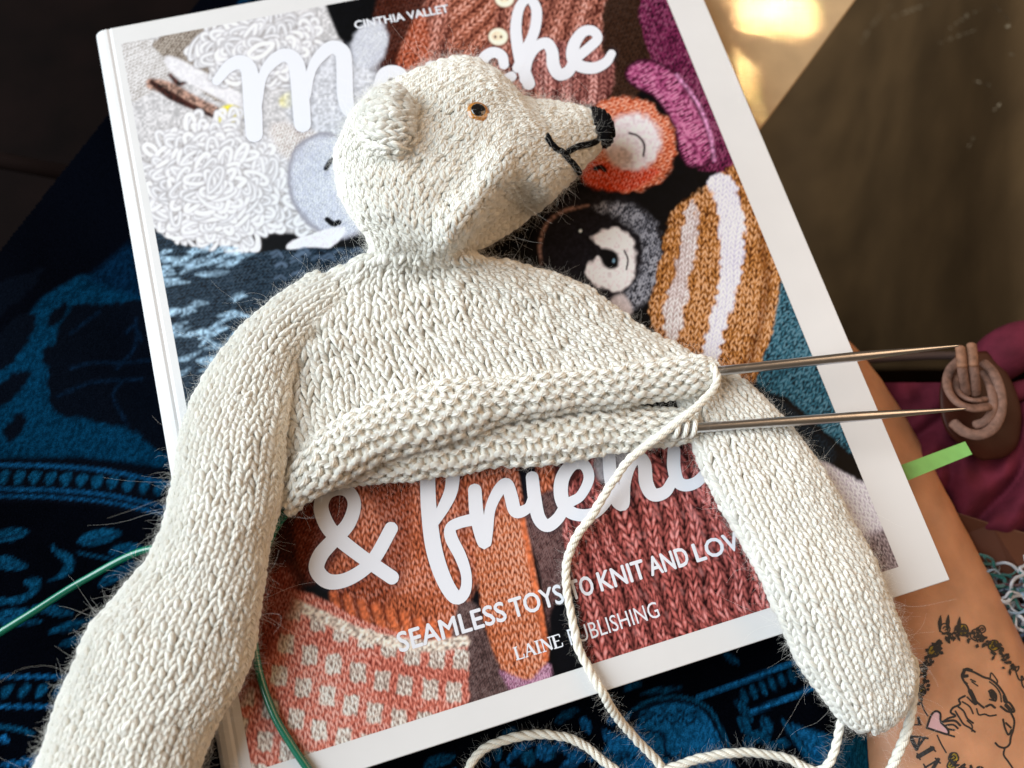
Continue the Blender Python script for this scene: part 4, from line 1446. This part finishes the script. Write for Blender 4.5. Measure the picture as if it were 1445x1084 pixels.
    c.stroke([(1062, 1004), (1110, 986), (1160, 966), (1220, 948)], 6, (16, 76, 116), soft=2, speck=0.6)
    for k in range(10):
        x, y = 1050 + k * 13.4, 983 - k * 5.6
        mott([(x - 5, y - 10), (x + 2, y - 7), (x + 6, y + 4), (x + 4, y + 9), (x - 4, y + 2)], BL, 1.5)
    for a in ((1050, 1024, 15, 8, 60), (1081, 1026, 15, 8, 70), (1072, 1041, 14, 8, 20), (1056, 1052, 13, 8, 70), (1104, 1050, 14, 6, 8), (1088, 1058, 12, 7, 60), (1050, 1002, 20, 5, 50), (1032, 930, 14, 5, 30), (893, 968, 14, 6, -20), (935, 975, 30, 4, -8), (720, 1040, 12, 12, 40), (745, 1070, 12, 10, 60), (800, 1010, 20, 5, -30), (770, 1062, 14, 8, 20), (700, 1060, 14, 7, 80), (620, 1075, 24, 8, -20)):
        leaf(*a)
    mott([(1108, 1022), (1130, 1026), (1178, 1040), (1230, 1050), (1230, 1084), (1150, 1078), (1125, 1050)], (16, 76, 116), 3)
    c.stroke([(1104, 1016), (1120, 1040), (1140, 1066), (1146, 1084)], 4, BL, soft=1.5)
    c.stroke([(1112, 1018), (1128, 1042), (1146, 1064)], 3, (5, 10, 20), soft=1.5)
    for k in range(40):
        x, y = r.uniform(640, 880), r.uniform(1000, 1140)
        if y < 1130 - (x - 500) * 0.33:
            continue
        leaf(x, y, r.uniform(6, 20), r.uniform(3, 7), r.uniform(-60, 60), (16, 74, 116))
    for k in range(60):
        x, y = r.uniform(1150, 1400), r.uniform(1040, 1150)
        leaf(x, y, r.uniform(8, 24), r.uniform(3, 8), r.uniform(-60, 60), (18, 84, 130))
    # top strip behind the book
    for k in range(24):
        x, y = r.uniform(120, 420), r.uniform(-100, 20)
        leaf(x, y, r.uniform(6, 18), r.uniform(3, 6), r.uniform(-60, 60), (8, 40, 66))
    return c


def cloth_z(X, Y):
    q = to_px(np.stack([X, Y, np.full_like(X, -1.8)], -1))
    z = -1.76 + 0.16 * (vnoise(X * 0.35, Y * 0.35, 2) - 0.5) + 0.05 * (vnoise(X * 1.3, Y * 1.3, 6) - 0.5)
    # sags off the lap at the upper left, at the right and under the forearm
    d = ((q[..., 0] - 0) * 0.78 + (q[..., 1] - 470) * 0.62) / 45.0
    z = z - 0.10 * np.clip(1.0 - d, 0, 12) ** 1.6
    inside = (np.abs(X) < 10.4) & (np.abs(Y) < 12.2)
    e = (X - 8.2) * 0.9 + (-Y - 6) * 0.25
    z = z - 3.2 * sstep(0, 5, e)
    # soft folds left of the book
    z = z + 0.22 * np.sin(X * 0.9 + Y * 0.55) * sstep(-10.2, -12.5, X) + 0.16 * np.sin(X * 0.5 - Y * 1.1) * sstep(-12.2, -14.5, Y)
    return np.where((X > -10.6) & (X < 8) & (np.abs(Y) < 12.4), np.minimum(z, -1.715), z)


cc = paint_cloth()
nx, ny = 520, 480
gx, gy = np.meshgrid(np.linspace(-23, 17, nx), np.linspace(-19, 19, ny), indexing='ij')
G = np.stack([gx, gy, cloth_z(gx, gy)], -1).reshape(-1, 3)
M_CLOTH = vcol('printed_cloth', rough=1.0, spec=0.0, grain=0.5, gscale=2600.0, weave=0.5)
Fc = grid_faces(nx, ny)
qc = to_px(G)[Fc].mean(1)
gc = G[Fc].mean(1)
okf = ((qc[:, 0] * 0.78 + (qc[:, 1] - 470) * 0.62) / 45.0 > -1.6) & ~((gc[:, 0] > 9.0) & (gc[:, 1] > -9.5)) & ~((gc[:, 0] > 6) & (gc[:, 1] > 8))
o = mesh_obj('printed_cloth', G, Fc[okf], M_CLOTH, None, col=cc.sample(to_px(G)))
tag(o, 'black cotton cloth printed with blue leaves, drops and stripes under the book', 'cloth')

# dark seat far below the cloth
M_SEAT = plain('dark_leather', (0.0035, 0.0015, 0.0012), rough=0.9, spec=0.05, noise=0.4, nscale=30, bump=0.3, bscale=500)
v = [(-70, -60, -17), (4, -60, -17), (4, 70, -17), (-70, 70, -17), (4, -60, -40), (4, 70, -40), (80, -60, -40), (80, 70, -40)]  # the deep right part is added to keep out light from below
tag(mesh_obj('seat', v, [(0, 1, 2, 3), (1, 4, 5, 2), (4, 6, 7, 5)], M_SEAT, None, smooth=False), kind='structure')
# low leather roll of the seat at the left
pp = spline([(*at(-120, 205, -6.5),), (*at(30, 232, -6.5),), (*at(180, 262, -7.5),), (*at(320, 300, -8),)], 40)
closed_tube('seat_piping', pp, 0.35, plain('brown_leather', (0.006, 0.0025, 0.0018), rough=0.9, spec=0.05), None, K=12)
tag(bpy.data.objects['seat_piping'], 'dark brown piped edge of the seat left of the book', 'seat edge')

# ------------------------------------------------------------------ circular knitting needle
needle = thing('circular_needle', 'steel circular knitting needle with green cable holding the bear hem', 'knitting needle', tuple(at(1000, 560, 0.9)))


def tip(p0, p1, r, name):
    n = 60
    P = np.linspace(0, 1, n)[:, None] * (p1 - p0) + p0
    t = np.linspace(0, 1, n)
    R = np.where(t < 0.62, r, r * (1 - 0.80 * ((t - 0.62) / 0.38) ** 1.15))
    return closed_tube(name, P, R, M_STEEL, needle, K=20)


tA = tip(at(965, 529, 1.22), at(1352, 488, 1.75), 0.145, 'needle_tip')
tB = tip(at(955, 606, 1.1), at(1362, 577, 1.45), 0.145, 'needle_tip')
c1 = spline([at(965, 529, 1.2), at(880, 545, 0.95), at(700, 575, 0.9), at(540, 630, 0.85), at(440, 690, 0.8), at(404, 716, 0.75), at(384, 750, 0.55), at(360, 800, 0.25), at(290, 785, -0.2), at(210, 775, -0.5), at(120, 818, -0.7), at(40, 868, -0.6), at(-60, 930, -0.5)], 200)
closed_tube('cable', c1, 0.11, M_CABLE, needle, K=12)
c2 = spline([at(955, 606, 0.9), at(860, 605, 0.5), at(700, 625, 0.35), at(560, 655, 0.3), at(460, 690, 0.3), at(400, 730, 0.3), at(372, 790, 0.25), at(358, 870, 0.2), at(364, 940, 0.16), at(385, 1005, 0.15), at(412, 1052, 0.15), at(440, 1094, 0.15), at(480, 1160, 0.1)], 200)
closed_tube('cable', c2, 0.105, M_CABLE, needle, K=12)

# the last live stitches looped over the needles
for pa, pb, ts in ((at(965, 529, 1.22), at(1352, 488, 1.75), (0.0, 0.035, 0.07, 0.105)), (at(955, 606, 1.1), at(1362, 577, 1.45), (0.0, 0.03, 0.058))):
    ax = (pb - pa) / np.linalg.norm(pb - pa)
    u1 = np.cross(ax, [0, 0, 1.0])
    u1 /= np.linalg.norm(u1)
    u2 = np.cross(u1, ax)
    for tq in ts:
        c0 = pa + (pb - pa) * tq
        an = np.linspace(-0.6, math.pi + 0.9, 26)
        Lp = c0 + 0.205 * (np.cos(an)[:, None] * u1 + np.sin(an)[:, None] * u2) + ax * (0.12 * np.linspace(-1, 1, 26))[:, None]
        lo_ = Lp[-1] + u1 * -0.1 + np.array([-0.15, -0.05, -0.35])
        closed_tube('live_stitch', spline(list(Lp) + [lo_], 40), 0.078, M_WOOL, bear, K=8)

# ------------------------------------------------------------------ working yarn
yarn = thing('working_yarn', 'loose cream strand of yarn trailing from the bear hem down past the book', 'yarn', tuple(at(830, 900, 0.1)))


def plied(path, parent, r_h, r_p, pitch, plies=3, name='ply', mat=None):
    P = np.asarray(path)
    N1 = frame_normals(P)
    T = np.gradient(P, axis=0)
    T /= np.linalg.norm(T, axis=1, keepdims=True)
    B = np.cross(T, N1)
    L = np.concatenate([[0], np.cumsum(np.linalg.norm(np.diff(P, axis=0), axis=1))])
    for k in range(plies):
        a = 2 * math.pi * (L / pitch + k / plies) + 2.6 * vnoise(L * 0.5, L * 0, 9)
        Q = P + r_h * (np.cos(a)[:, None] * N1 + np.sin(a)[:, None] * B)
        thick = 0.8 + 0.45 * vnoise(L * 0.8, np.full_like(L, k * 2.2), 4)
        V, F, uv = tubes(Q[None], frame_normals(Q)[None], (r_p * thick)[None], 8)
        mesh_obj(name, V, F, mat or M_YARN, parent, uv=uv, tint=np.full(len(V), 0.5))


yp = [at(1004, 516, 1.45), at(1012, 536, 1.5), at(1000, 558, 1.45), at(975, 582, 1.4), at(935, 612, 1.2), at(898, 640, 0.95), at(868, 675, 0.7), at(838, 722, 0.45), at(812, 760, 0.28), at(800, 800, 0.2), at(803, 850, 0.18), at(814, 905, 0.18), at(834, 950, 0.2), at(850, 978, 0.2), at(872, 1012, -0.5), at(905, 1052, -1.2), at(935, 1086, -1.5),
      at(930, 1130, -1.55), at(800, 1160, -1.55), at(670, 1130, -1.5), at(660, 1088, -1.5), at(690, 1052, -1.5), at(755, 1036, -1.5), at(815, 1046, -1.5), at(862, 1082, -1.5), at(900, 1104, -1.5), at(950, 1082, -1.45), at(1000, 1068, -1.4), at(1055, 1062, -1.4), at(1110, 1070, -1.4), at(1146, 1088, -1.3), at(1166, 1080, -1.2), at(1180, 1050, -1.0), at(1190, 1010, -0.75),
      at(1215, 970, -0.72), at(1262, 925, -0.7), at(1286, 930, -0.6), at(1290, 968, -0.6), at(1283, 1020, -0.7), at(1268, 1060, -0.9), at(1250, 1100, -1.2), at(1230, 1150, -1.4)]
ypath = spline(yp, 1500)
ypath = ypath + 0.05 * np.stack([vnoise(np.arange(1500) * 0.03, np.zeros(1500), q_) - 0.5 for q_ in (1, 2, 3)], 1)
plied(ypath, yarn, 0.056, 0.074, 0.8)
idx = rng.integers(5, 1490, 5000)
strands('fuzz', ypath[idx] + rng.normal(0, 0.05, (5000, 3)), rng.normal(0, 1, (5000, 3)) + np.array([0, 0, 0.3]), rng.uniform(0.15, 0.55, 5000), 0.0010, yarn, 55, curl=1.1, npt=8)

# ------------------------------------------------------------------ tanned forearm with the wreath tattoo
M_TAN = plain('skin', (0.50, 0.238, 0.126), rough=0.46, spec=0.4, noise=0.14, nscale=110, bump=0.22, bscale=1500)
M_TAN.node_tree.nodes['Principled BSDF'].inputs['Subsurface Weight'].default_value = 0.25
M_TAN.node_tree.nodes['Principled BSDF'].inputs['Subsurface Scale'].default_value = 0.002
person_arm = thing('person', 'bare tanned forearm with a floral wreath and deer tattoo reaching under the book', 'person', tuple(at(1320, 950, -4.2)))
T_p = Tube([(1250, 1420, 1650, 1320, -4.3, 2.5), (1222, 1250, 1560, 1150, -4.2, 2.4), (1202, 1100, 1482, 1010, -4.1, 2.3), (1188, 1000, 1432, 915, -4.0, 2.2), (1150, 880, 1386, 820, -3.95, 2.1), (1100, 780, 1342, 735, -3.9, 2.05), (1050, 680, 1306, 665, -3.85, 2.0), (1005, 590, 1262, 585, -3.85, 2.0), (960, 500, 1200, 500, -3.9, 1.95), (930, 440, 1140, 440, -4.0, 1.3)],
            p=2.15, ns=180, lump=0.03, seed=12, lean=0.0)
T_p.core('forearm', M_TAN, person_arm, inset=0.0)
EMB = []


def ink(pts, w=3.0, z=0.012, mat=None, name='emblem_line'):
    p = [(x, y, w if np.isscalar(w) else w[i]) for i, (x, y) in enumerate(pts)]
    p = [(x, y, 1.25 * w_ + 0.3) for x, y, w_ in p]
    V, F = ribbon('e', p, M_BLACK, person_arm, z, z + 0.003, surf=T_p.surf, n=5 * len(p))
    EMB.append((V, F, mat or M_BLACK, name))


def e5(pts):     # from the enlarged crop (1205, 904), factor 6.02
    return [(1205 + x / 6.02, 904 + y / 6.02) for x, y in pts]


M_PINK = plain('pink_print', (0.62, 0.36, 0.37), rough=0.6)
M_OCHRE = plain('ochre_print', (0.24, 0.15, 0.01), rough=0.6, noise=0.5, nscale=2500)
for pts, w in (([(1000, 250), (950, 240), (915, 290), (930, 340), (965, 390), (990, 450), (1040, 520), (1100, 570)], 2.2),
               ([(930, 245), (1010, 265), (1100, 310), (1160, 330), (1220, 380), (1270, 450), (1300, 520)], 2.2),
               ([(1155, 320), (1165, 275), (1215, 340), (1210, 370)], 1.4), ([(1150, 350), (1200, 390), (1240, 450), (1250, 520)], 1.4),
               ([(935, 255), (925, 300), (960, 300)], 3.5), ([(930, 340), (960, 365)], 1.5),
               ([(985, 430), (1010, 480), (1030, 530)], 5.0), ([(1120, 560), (1160, 545), (1195, 570)], 2.4),
               ([(1145, 430), (1170, 420), (1205, 460), (1200, 510), (1165, 480), (1150, 440)], 2.0), ([(1178, 440), (1190, 475)], 5.0),
               ([(1270, 470), (1280, 520), (1320, 530), (1360, 600), (1300, 600), (1245, 560)], 2.4), ([(1290, 550), (1330, 590)], 4.0),
               ([(1330, 610), (1360, 680), (1350, 760), (1330, 820), (1320, 880), (1280, 910), (1230, 900), (1200, 870)], 2.0),
               ([(1280, 910), (1270, 970), (1310, 1030), (1350, 1090)], 1.8), ([(1265, 670), (1280, 740), (1310, 800), (1335, 760)], 2.0), ([(1290, 700), (1330, 740)], 2.0),
               ([(940, 470), (890, 500), (900, 540), (840, 570), (820, 610), (860, 640), (800, 660), (740, 700)], 2.2),
               ([(960, 480), (1010, 530)], 1.6), ([(920, 520), (980, 560), (1010, 620)], 1.6), ([(880, 560), (930, 600), (960, 660), (1010, 700)], 1.8), ([(860, 600), (890, 650), (930, 710), (980, 740), (1025, 775)], 1.8),
               ([(750, 690), (850, 680), (900, 720)], 2.4), ([(770, 720), (840, 715), (880, 745)], 2.0), ([(790, 750), (850, 760)], 2.0), ([(800, 800), (850, 815)], 1.8), ([(960, 680), (1000, 720), (1000, 770)], 1.4),
               ([(1040, 580), (1060, 630), (1110, 625), (1150, 640), (1205, 632)], 1.6), ([(990, 330), (1030, 350)], 1.4), ([(1000, 350), (1050, 385)], 1.2), ([(1150, 500), (1200, 515)], 1.4),
               ([(565, 500), (590, 580), (625, 640)], 1.4), ([(705, 805), (740, 880), (780, 950)], 1.4),
               ([(1330, 215), (1380, 260), (1400, 220), (1370, 240), (1400, 330), (1440, 330), (1420, 300), (1430, 380), (1470, 420)], 1.5)):
    ink(e5(pts), w)
# heart
hp = e5([(615, 740), (650, 640), (690, 600), (730, 620), (735, 690), (790, 750), (795, 795), (720, 775)])
ho = spline(hp, 40, closed=True)
EV = [T_p.surf(x, y)[0] + np.array([0, 0, 0.008]) for x, y in ho[:-1]]
EV.append(T_p.surf(*ho[:-1].mean(0))[0] + np.array([0, 0, 0.012]))
EMB.append((np.array(EV), [(i, (i + 1) % 39, 39) for i in range(39)], M_PINK, 'emblem_heart'))
ink([tuple(q) for q in np.vstack([hp, hp[:1]])], 2.2, 0.02)
# serif letters L A I N on the curve
for pts, w in (([(490, 715), (570, 715)], 1.4), ([(545, 655), (555, 710)], 3), ([(475, 810), (625, 830)], 2), ([(475, 810), (530, 920)], 4.5), ([(560, 815), (540, 900)], 2), ([(600, 822), (535, 915)], 2.5),
               ([(545, 985), (665, 915)], 5), ([(535, 960), (560, 1010)], 1.6), ([(650, 900), (690, 940)], 1.6), ([(600, 1080), (715, 1010)], 2), ([(715, 1010), (660, 1100)], 4), ([(690, 1000), (730, 1040)], 1.6), ([(590, 1050), (625, 1110)], 1.6)):
    q = e5(pts)
    ink([q[0], ((q[0][0] + q[1][0]) / 2, (q[0][1] + q[1][1]) / 2), q[1]] if len(q) == 2 else q, w, name='emblem_letter')
# wreath
rw = np.random.default_rng(4)
arc = spline([(1298, 985), (1300, 960), (1306, 935), (1320, 912), (1338, 900), (1358, 893), (1378, 897), (1396, 908), (1412, 922), (1426, 942)], 60)
low = spline([(1338, 1066), (1352, 1082), (1372, 1086), (1395, 1092), (1420, 1095)], 16)


def flower(x, y, r, mat):
    pts = [(x + r * math.cos(t) * (1 + 0.15 * math.sin(5 * t)), y + r * math.sin(t)) for t in np.linspace(0, 2 * np.pi, 12, endpoint=False)]
    v = [T_p.surf(a, b)[0] + np.array([0, 0, 0.008]) for a, b in pts] + [T_p.surf(x, y)[0] + np.array([0, 0, 0.012])]
    if mat:
        EMB.append((np.array(v), [(i, (i + 1) % 12, 12) for i in range(12)], mat, 'emblem_flower'))
    ink(pts + pts[:1], 1.3, 0.018)
    ink([(x - r * 0.4, y), (x, y - r * 0.4), (x + r * 0.4, y), (x, y + r * 0.35)], 1.2, 0.020)


for k in range(0, 150, 1):
    x, y = arc[int(k * 0.4)] + rw.normal(0, 4.0, 2)
    a = rw.uniform(0, 2 * np.pi)
    L = rw.uniform(3.5, 8)
    ink([(x, y), (x + L * 0.5 * math.cos(a), y + L * 0.5 * math.sin(a)), (x + L * math.cos(a), y + L * math.sin(a))], [1.2, rw.uniform(2.5, 4.6), 0.6], 0.012 + 0.0002 * k)
for k in range(40):
    x, y = low[int(k * 0.4)] + rw.normal(0, 3.0, 2)
    a = rw.uniform(0, 2 * np.pi)
    L = rw.uniform(3, 7)
    ink([(x, y), (x + L * 0.5 * math.cos(a), y + L * 0.5 * math.sin(a)), (x + L * math.cos(a), y + L * math.sin(a))], [1.2, rw.uniform(2.5, 4.2), 0.6], 0.012 + 0.0002 * k)
for x, y, r_, m_ in ((1317, 919, 8, M_OCHRE), (1358, 889, 8, M_OCHRE), (1402, 911, 7.5, M_OCHRE), (1299, 975, 7, M_OCHRE), (1345, 1069, 7, M_OCHRE), (1377, 896, 8, None), (1300, 945, 7, None), (1333, 887, 7, None), (1342, 1080, 6, M_OCHRE), (1385, 888, 5, None)):
    flower(x, y, r_, m_)
for x, y in ((1326, 873), (1337, 872), (1353, 875)):
    ink([(x, y + 18), (x, y + 6), (x + 1, y - 4)], [1.5, 4.5, 1], 0.014)
# join the strokes of one look: each run of black line is one printed part
for nm in ('emblem_line', 'emblem_letter', 'emblem_heart', 'emblem_flower'):
    if nm in ('emblem_heart', 'emblem_flower'):
        for V, F, m_, n_ in EMB:
            if n_ == nm:
                mesh_obj(nm, V, [tuple(f) for f in F], m_, person_arm, smooth=False)
    else:
        VV, FF = [], []
        for V, F, m_, n_ in EMB:
            if n_ == nm:
                FF += [tuple(int(i) + len(VV) for i in f) for f in F]
                VV += list(V)
        mesh_obj(nm + 's', VV, FF, M_BLACK, person_arm, smooth=False)

# ------------------------------------------------------------------ kraft box behind the book
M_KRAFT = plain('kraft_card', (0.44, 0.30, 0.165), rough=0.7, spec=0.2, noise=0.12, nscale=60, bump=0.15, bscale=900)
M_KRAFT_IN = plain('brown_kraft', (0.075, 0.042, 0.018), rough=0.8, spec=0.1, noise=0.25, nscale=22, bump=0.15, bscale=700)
box = thing('kraft_box', 'open brown kraft box with a sunlit flap behind the book', 'box', tuple(at(1200, 200, -36)))


def slab(name, top, th, mat, parent):
    """a sheet with thickness: top outline (3d points), th downwards along its normal"""
    t = np.array(top)
    nrm = np.cross(t[1] - t[0], t[2] - t[0])
    nrm /= np.linalg.norm(nrm)
    if nrm[2] < 0:
        nrm = -nrm
    b = t - nrm * th
    n = len(t)
    F = [tuple(range(n)), tuple(range(2 * n - 1, n - 1, -1))] + [(i, n + i, n + (i + 1) % n, (i + 1) % n) for i in range(n)]
    o = mesh_obj(name, np.vstack([t, b]), F, mat, parent, smooth=False)
    bv = o.modifiers.new('b', 'BEVEL')
    bv.width = 0.0006
    bv.segments = 2
    return o


slab('flap', [at(930, -160, -2.2), at(1320, -160, -2.2), at(1207, 0, -2.2), at(1140, 92, -2.2), at(1076, 178, -2.2), at(1010, 262, -2.2), at(900, 180, -2.2)], 0.25, M_KRAFT, box)
# inner wall: dives under the flap and curves up to the right
rows = []
for k in range(13):
    t = k / 12
    y = -120 + t * 640
    rows.append([at(1000 + 20 * t, y, -36), at(1110 + 30 * t, y, -34), at(1190 + 20 * t, y, -28 - t), at(1270, y, -18 - 3 * t), at(1350, y, -9.5 - 5.0 * t), at(1440, y, -4.4 - 2.6 * t), at(1560, y, -2.0 - 3.2 * t)])
Rr = np.array(rows)
Rr = np.stack([spline(Rr[k], 40) for k in range(13)])
Rr = np.stack([spline(Rr[:, j], 40) for j in range(40)], 1)
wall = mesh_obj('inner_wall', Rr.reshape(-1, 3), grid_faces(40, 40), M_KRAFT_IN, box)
M_SCR = plain('scuffed_kraft', (0.2, 0.145, 0.085), rough=0.7)
kd = kdtree.KDTree(1600)
qq = to_px(Rr.reshape(-1, 3))
for i, (x, y) in enumerate(qq):
    kd.insert((x, y, 0), i)
kd.balance()


def wall_surf(x, y):
    h = kd.find_n((x, y, 0), 4)
    w = np.array([1 / (a[2] + 0.1) for a in h])
    w /= w.sum()
    z = sum(wi * Rr.reshape(-1, 3)[a[1]][2] for wi, a in zip(w, h))
    return at(x, y, z), None


for pts in ([(1340, 41, 1), (1350, 32, 4), (1366, 22, 4), (1382, 14, 1)], [(1258, 26, 1), (1285, 15, 3), (1310, 6, 1)], [(1418, 39, 3), (1432, 34, 4), (1450, 27, 2)], [(1325, 61, 1), (1350, 52, 3), (1378, 42, 1)], [(1376, 115, 2), (1388, 118, 3), (1398, 122, 1)], [(1395, 2, 1), (1410, 16, 3), (1426, 32, 1)], [(1420, 76, 1), (1430, 80, 4), (1434, 90, 1)], [(1400, 158, 1), (1408, 150, 3), (1416, 142, 1)], [(1215, 62, 1), (1232, 34, 2), (1262, 4, 1)], [(1362, 222, 1), (1368, 205, 2), (1376, 190, 1)]):
    V, F = ribbon('s', pts, M_SCR, box, 0.02, 0.03, surf=wall_surf)
    mesh_obj('scuff', V, F, M_SCR, box, smooth=False)

# ------------------------------------------------------------------ burgundy bag with leather trim
M_BURG = plain('burgundy_suede', (0.10, 0.012, 0.024), rough=0.85, spec=0.15, noise=0.35, nscale=90, bump=0.4, bscale=900)
bag = thing('burgundy_bag', 'crumpled burgundy fabric bag to the right of the needles', 'bag', tuple(at(1380, 650, -6)))
g1, g2 = np.meshgrid(np.linspace(0, 1, 90), np.linspace(0, 1, 90), indexing='ij')
BV = []
for a, b in zip(g1.ravel(), g2.ravel()):
    px, py = 1150 + 430 * a, 540 + 300 * b
    z = -4.4 + 1.5 * vnoise(a * 5.3, b * 4.1 - a * 2, 3) + 0.9 * np.abs(vnoise(a * 9, b * 5 + a * 6, 8) - 0.5) * 2 + 0.25 * vnoise(a * 22, b * 16, 4) + 1.3 * sstep(0.5, 0.8, a) * sstep(0.75, 0.1, b) - 1.6 * sstep(0.62, 0.9, b) - 1.0 * sstep(0.4, 0.1, a)
    BV.append(at(px, py, z))
mesh_obj('fabric', np.array(BV), grid_faces(90, 90), M_BURG, bag)
# gathered roll of fabric at the far right
roll = spline([at(1392, 520, -2.6), at(1420, 497, -2.2), at(1450, 480, -2.0), at(1500, 466, -1.9), at(1560, 470, -2.0)], 50)
closed_tube('fabric_fold', roll, 0.75 + 0.12 * np.sin(np.linspace(0, 9, 50)), M_BURG, bag, K=20)
roll = spline([at(1398, 572, -2.8), at(1425, 556, -2.5), at(1470, 545, -2.3), at(1540, 540, -2.2)], 50)
closed_tube('fabric_fold', roll, 0.35, M_BURG, bag, K=16)
M_RIM = plain('dark_rim', (0.055, 0.032, 0.028), rough=0.6)
rim = spline([at(1180, 512, -4.6), at(1260, 505, -4.2), at(1340, 502, -4.0), at(1420, 508, -3.9), at(1500, 512, -3.9)], 40)
closed_tube('rim', rim, 0.16, M_RIM, bag, K=12)
M_TAB = plain('chestnut_leather', (0.035, 0.007, 0.003), rough=0.5, spec=0.2, noise=0.2, nscale=60, bump=0.1)
T_tab = Tube([(1350, 500, 1392, 496, -1.9, 0.12), (1330, 530, 1418, 522, -1.9, 0.16), (1326, 570, 1436, 562, -1.9, 0.18), (1338, 610, 1440, 600, -2.0, 0.18), (1370, 640, 1432, 632, -2.1, 0.14), (1390, 652, 1410, 650, -2.15, 0.06)], p=2.6, ns=60, lump=0.02, seed=3, lean=0.0)
T_tab.core('leather_tab', M_TAB, bag, inset=0.0)
M_CORD = plain('grey_brown_leather', (0.17, 0.09, 0.065), rough=0.75, spec=0.3, noise=0.35, nscale=500, bump=0.4, bscale=1800)
knot = thing('leather_knot', 'grey brown leather cord knot button beside the needle tips', 'knot', tuple(at(1375, 560, -1.7)))


def cord(pts, r=0.16, nm='cord', mat=None, flat=0.62):
    closed_tube(nm, spline([at(x, y, z) for x, y, z in pts], 90), r, mat or M_CORD, knot, K=14, flat=flat)


M_CORD2 = plain('tan_leather_cord', (0.20, 0.095, 0.055), rough=0.7, spec=0.3, noise=0.35, nscale=500, bump=0.4, bscale=1800)
cord([(1352, 510, -1.35), (1341, 522, -1.25), (1336, 538, -1.1), (1340, 555, -0.95), (1352, 569, -0.8), (1370, 576, -0.75), (1388, 575, -0.85), (1400, 572, -1.15)])
cord([(1354, 526, -1.5), (1349, 541, -1.4), (1354, 555, -1.2), (1366, 563, -0.95), (1380, 565, -0.9), (1396, 562, -1.2)], 0.12)
cord([(1388, 512, -1.3), (1400, 524, -1.15), (1409, 543, -1.05), (1413, 566, -1.0), (1410, 588, -1.0), (1399, 606, -1.05), (1380, 614, -1.15), (1360, 609, -1.3), (1345, 597, -1.5)], 0.175)
cord([(1388, 526, -1.4), (1396, 542, -1.2), (1401, 561, -1.0), (1400, 580, -1.0), (1391, 594, -1.1), (1376, 600, -1.3)], 0.15)
for dx in (0, 16):
    cord([(1357 + dx, 516 - dx * 0.1, -0.72), (1360 + dx, 535, -0.95), (1364 + dx * 0.85, 556, -1.35)], 0.165, 'strap', flat=0.7)
    cord([(1355 + dx, 491 - dx * 0.25, -0.7), (1356.5 + dx, 504 - dx * 0.15, -0.66), (1357.5 + dx, 517 - dx * 0.1, -0.68)], 0.168, 'strap_end', M_CORD2, flat=0.72)
# leather band below the burgundy
M_BAND = plain('brown_band', (0.075, 0.022, 0.010), rough=0.45, noise=0.2, nscale=50, bump=0.1)
band = slab('leather_band', [at(1318, 712, -3.2), at(1400, 738, -3.0), at(1500, 765, -2.8), at(1500, 900, -3.4), at(1440, 840, -3.6), at(1370, 800, -3.8), at(1340, 760, -3.8)], 0.2, M_BAND, None)
tag(band, 'dark brown leather band below the burgundy bag', 'leather band')

# green page marker sticking out of the pages
M_GREEN = plain('green_paper', (0.17, 0.38, 0.09), rough=0.6, noise=0.08, nscale=300)
mv = []
for k in range(15):
    t = k / 14
    zc = -0.75 + 0.22 * t ** 2.2 + 0.03 * math.sin(6 * t)
    a_, b_ = at(1240 + 122 * t, 668 - 45 * t, zc), at(1252 + 120 * t, 690 - 49 * t, zc + 0.05 * t)
    mv += [a_, b_, a_ - np.array([0, 0, 0.012]), b_ - np.array([0, 0, 0.012])]
mf = []
for k in range(14):
    o_ = 4 * k
    mf += [(o_, o_ + 1, o_ + 5, o_ + 4), (o_ + 2, o_ + 6, o_ + 7, o_ + 3), (o_, o_ + 4, o_ + 6, o_ + 2), (o_ + 1, o_ + 3, o_ + 7, o_ + 5)]
mf += [(0, 2, 3, 1), (56, 57, 59, 58)]
mk = mesh_obj('page_marker', np.array(mv), mf, M_GREEN, None, smooth=False)
tag(mk, 'green paper page marker sticking out of the right side of the book', 'page marker')

# tangle of yarn scraps lower right
sc_cols = [(0.62, 0.64, 0.70), (0.30, 0.42, 0.55), (0.01, 0.14, 0.12), (0.02, 0.05, 0.12), (0.70, 0.70, 0.74), (0.10, 0.02, 0.03)]
sc_m = [wool('scrap_yarn_%d' % i, c_, var=0.2) for i, c_ in enumerate(sc_cols)]
scraps = thing('yarn_scraps', 'tangle of white, teal and navy yarn scraps at the lower right edge', 'yarn scraps', tuple(at(1430, 870, -4.5)))
for k in range(90):
    cx_, cy_ = rw.uniform(1370, 1490), 0
    cy_ = 800 + (cx_ - 1370) * 0.55 + rw.uniform(-6, 90)
    m_ = rw.integers(0, 6)
    a = rw.uniform(0, 6.28)
    pts = []
    x, y = cx_, cy_
    for j in range(14):
        pts.append(at(x, y, -3.9 + 1.2 * vnoise(j * 0.4, k * 3.3, 2)))
        a += rw.normal(0, 0.7)
        x += 13 * math.cos(a)
        y += 9 * math.sin(a)
    closed_tube('scrap', spline(pts, 90), rw.uniform(0.025, 0.07), sc_m[m_], scraps, K=6)
